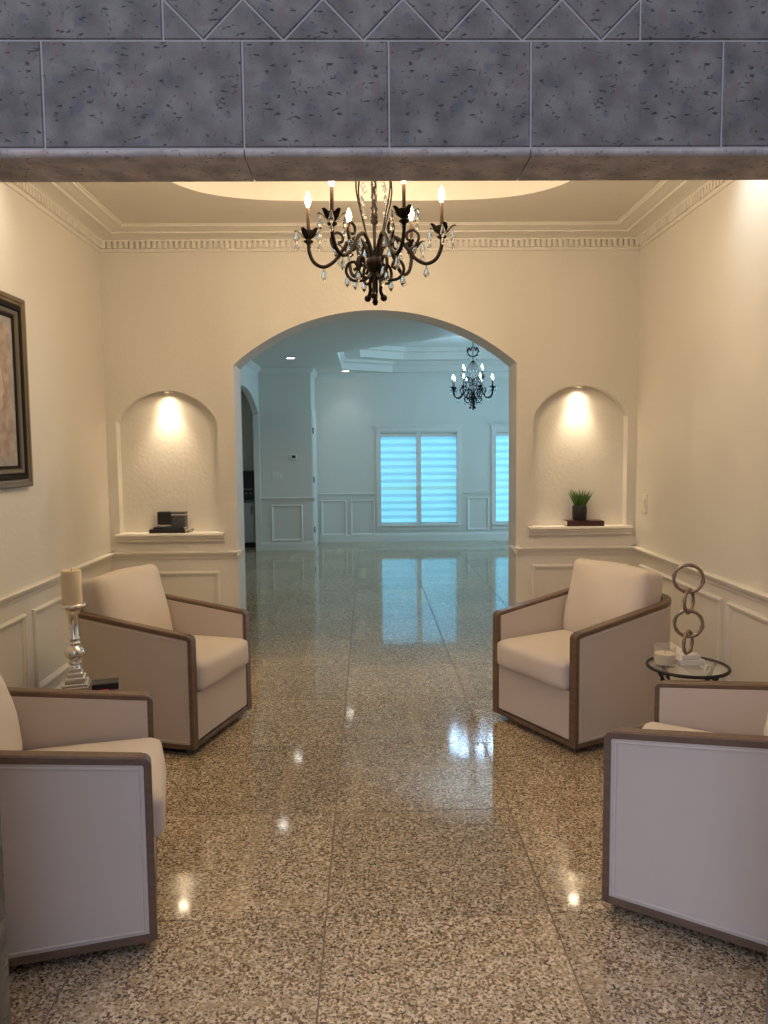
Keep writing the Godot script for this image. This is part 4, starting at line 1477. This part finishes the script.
func chandelier(called: String, label: String, at: Vector3, top: float, cup: float, n: int, R: float, k: float, bulb: String, col: Color, energy: float, start: float, tiered := false) -> void:
	var t := thing(called, label, "chandelier", Vector3(at.x, cup, at.z))
	# heights are relative to the drip cups
	var P := func(r: float, h: float) -> Vector3:
		return Vector3(r * R / 0.312, h * k, 0)
	var cr := MB.new()
	var ct := top - cup
	cr.lathe([Vector2(0, ct - 0.055), Vector2(0.012, ct - 0.055), Vector2(0.02, ct - 0.045), Vector2(0.05, ct - 0.03), Vector2(0.065, ct - 0.012), Vector2(0.068, ct)], 28)
	obj("canopy", cr, M.bronze, t)
	var st := MB.new()
	st.tube(PackedVector3Array([Vector3(0, -0.28 * k, 0), Vector3(0, ct - 0.05, 0)]), 0.0065 * k, 8)
	st.lathe([Vector2(0.007, 0.035), Vector2(0.016, 0.04), Vector2(0.018, 0.055), Vector2(0.011, 0.06), Vector2(0.017, 0.066), Vector2(0.017, 0.085), Vector2(0.010, 0.09), Vector2(0.016, 0.098), Vector2(0.018, 0.108), Vector2(0.012, 0.118), Vector2(0.007, 0.13)], 16)
	obj("stem", st, M.bronze, t)
	var hb := MB.new()
	hb.lathe([Vector2(0, -0.335 * k), Vector2(0.008 * k, -0.333 * k), Vector2(0.014 * k, -0.320 * k), Vector2(0.010 * k, -0.305 * k), Vector2(0.014 * k, -0.27 * k), Vector2(0.013 * k, -0.22 * k), Vector2(0.024 * k, -0.19 * k), Vector2(0.030 * k, -0.165 * k), Vector2(0.040 * k, -0.15 * k), Vector2(0.042 * k, -0.13 * k), Vector2(0.030 * k, -0.112 * k), Vector2(0.012 * k, -0.10 * k), Vector2(0.007 * k, -0.09 * k)], 18)
	obj("hub", hb, M.bronze, t)
	# lyre bars round the stem
	for i in 6:
		var a := start + TAU * (i + 0.5) / 6
		var lb := MB.new()
		lb.tube(catmull([P.call(0.022, -0.13), P.call(0.040, -0.03), P.call(0.062, 0.06), P.call(0.085, 0.15), P.call(0.090, 0.22), P.call(0.072, 0.31), P.call(0.035, 0.38), P.call(0.010, 0.41)], 6), 0.0042 * k, 6)
		obj("lyre_bar", lb, M.bronze, t).rotation.y = a
	# bottom curls with balls
	for i in 3:
		var a := start + 0.5 + TAU * i / 3
		var lb := MB.new()
		lb.tube(catmull([P.call(0.016, -0.19), P.call(0.030, -0.23), P.call(0.028, -0.265), P.call(0.040, -0.292)], 5), 0.0085 * k, 7)
		lb.rbox(P.call(0.044, -0.297), Vector3.ONE * 0.032 * k, 0.0159 * k, 3)
		obj("bottom_curl", lb, M.bronze, t).rotation.y = a
	# arms
	var arm := MB.new()
	var pts := catmull([P.call(0.020, -0.165), P.call(0.035, -0.08), P.call(0.075, -0.025), P.call(0.115, -0.035), P.call(0.150, -0.075), P.call(0.190, -0.125), P.call(0.240, -0.150), P.call(0.285, -0.130), P.call(0.308, -0.085), P.call(0.312, -0.045)], 6)
	arm.tube(pts, 0.0088 * k, 8)
	# scroll on the arm
	arm.tube(catmull([P.call(0.160, -0.088), P.call(0.195, -0.060), P.call(0.205, -0.020), P.call(0.180, 0.005), P.call(0.152, -0.008), P.call(0.152, -0.035), P.call(0.172, -0.042)], 6), 0.0068 * k, 7)
	# lower scroll
	arm.tube(catmull([P.call(0.016, -0.185), P.call(0.050, -0.215), P.call(0.105, -0.215), P.call(0.135, -0.180), P.call(0.125, -0.140), P.call(0.095, -0.132), P.call(0.082, -0.155), P.call(0.100, -0.170)], 6), 0.0075 * k, 7)
	var arm_m := arm.mesh()
	var cupb := MB.new()
	cupb.lathe([Vector2(0, -0.050), Vector2(0.008, -0.050), Vector2(0.010, -0.042), Vector2(0.022, -0.034), Vector2(0.022, -0.028), Vector2(0.010, -0.022), Vector2(0.014, -0.010), Vector2(0.026, 0.004), Vector2(0.029, 0.016), Vector2(0.026, 0.018), Vector2(0.012, 0.008), Vector2(0, 0.008)], 18)
	var cup_m := cupb.mesh()
	var leaf := MB.new()
	for i in 5:
		var a := TAU * i / 5
		var L := [Vector2(0.012, -0.018), Vector2(0.030, -0.004), Vector2(0.045, 0.014), Vector2(0.060, 0.022), Vector2(0.068, 0.016)]
		var wd := [0.008, 0.015, 0.013, 0.007, 0.0008]
		for j in 4:
			var q := []
			for m in 2:
				for sgn: float in [-1.0, 1.0]:
					var b: float = sgn * wd[j + m]
					q.append(Vector3(L[j + m].x, L[j + m].y - absf(b) * 0.0, b).rotated(Vector3.UP, a))
			var dn := Vector3(0, -0.0022, 0)
			leaf.quad(q[0], q[1], q[3], q[2])
			leaf.quad(q[0] + dn, q[2] + dn, q[3] + dn, q[1] + dn)
			leaf.quad(q[0], q[2], q[2] + dn, q[0] + dn)
			leaf.quad(q[1], q[1] + dn, q[3] + dn, q[3])
	var leaf_m := leaf.mesh()
	var slv := MB.new()
	slv.lathe([Vector2(0, 0.008), Vector2(0.0085, 0.008), Vector2(0.0080, 0.122), Vector2(0.006, 0.125), Vector2(0, 0.125)], 14)
	var slv_m := slv.mesh()
	var bl := MB.new()
	bl.lathe([Vector2(0.006, 0.125), Vector2(0.009, 0.133), Vector2(0.0135, 0.146), Vector2(0.0145, 0.158), Vector2(0.012, 0.171), Vector2(0.007, 0.185), Vector2(0.002, 0.196), Vector2(0, 0.199)], 14)
	var bl_m := bl.mesh()
	var drop_l := drop_mesh(0.062 * k, 0.014 * k)
	var drop_s := drop_mesh(0.036 * k, 0.011 * k)
	if tiered:
		# a second, smaller ring of arms and a scrolled crown above
		for i in 4:
			var a := start + 0.4 + TAU * i / 4
			var ar := obj("arm", arm_m, M.bronze, t)
			ar.transform = Transform3D(Basis(Vector3.UP, a).scaled(Vector3(0.62, 0.62, 0.62)), Vector3(0, 0.145, 0))
			for q in [["drip_cup", cup_m, M.bronze], ["cup_leaves", leaf_m, M.bronze], ["candle_sleeve", slv_m, M.candle_sleeve], ["bulb", bl_m, M[bulb]]]:
				var o := obj(q[0], q[1], q[2], ar)
				o.position = Vector3(R, 0, 0)
				o.scale = Vector3.ONE * k * 1.4
			var cw := MB.new()
			cw.tube(catmull([Vector3(0.01, 0.40, 0), Vector3(0.07, 0.42, 0), Vector3(0.10, 0.47, 0), Vector3(0.07, 0.51, 0), Vector3(0.05, 0.48, 0), Vector3(0.02, 0.52, 0)], 5), 0.008, 6)
			obj("crown_scroll", cw, M.bronze, t).rotation.y = a
			for e: Vector2 in [Vector2(0.10, 0.46), Vector2(0.07, 0.40), Vector2(0.13, 0.12)]:
				obj("crystal_drop", drop_l, M.crystal, t).position = Vector3(e.x, e.y, 0).rotated(Vector3.UP, a)
	for i in n:
		var a := start + TAU * i / n
		var ar := obj("arm", arm_m, M.bronze, t)
		ar.rotation.y = a
		for q in [["drip_cup", cup_m, M.bronze], ["cup_leaves", leaf_m, M.bronze], ["candle_sleeve", slv_m, M.candle_sleeve], ["bulb", bl_m, M[bulb]]]:
			var o := obj(q[0], q[1], q[2], ar)
			o.position = Vector3(R, 0, 0)
			o.scale = Vector3.ONE * k
		var om := OmniLight3D.new()
		om.name = "candle_lamp"
		light_at(om, t, Vector3(cos(a) * R, 0.160 * k, -sin(a) * R), col, energy, 0.014)
		# crystals at the cup and along the arm
		for j in 3:
			var b := a + TAU * (j + 0.3) / 3
			var cp := Vector3(cos(a) * R, 0, -sin(a) * R) + Vector3(cos(b), 0, -sin(b)) * 0.062 * k
			obj("crystal_drop", drop_l, M.crystal, t).position = cp + Vector3(0, 0.010 * k, 0)
			obj("crystal_drop", drop_s, M.crystal, t).position = cp + Vector3(0, -0.048 * k, 0)
		for e: Vector2 in [Vector2(0.24, -0.158), Vector2(0.185, -0.045), Vector2(0.115, -0.045), Vector2(0.13, -0.19)]:
			var q: Vector3 = P.call(e.x, e.y)
			obj("crystal_drop", drop_l, M.crystal, t).position = q.rotated(Vector3.UP, a)
		# strings of small crystals in the lyre
		for j in 4:
			var b := start + TAU * (i + 0.5) / n
			var q: Vector3 = P.call(0.055 + 0.008 * (j % 2), 0.10 + 0.06 * j)
			obj("crystal_drop", drop_s, M.crystal, t).position = q.rotated(Vector3.UP, b)
	obj("crystal_drop", drop_mesh(0.10 * k, 0.018 * k), M.crystal, t).position = Vector3(0.035, -0.16 * k, 0.035)
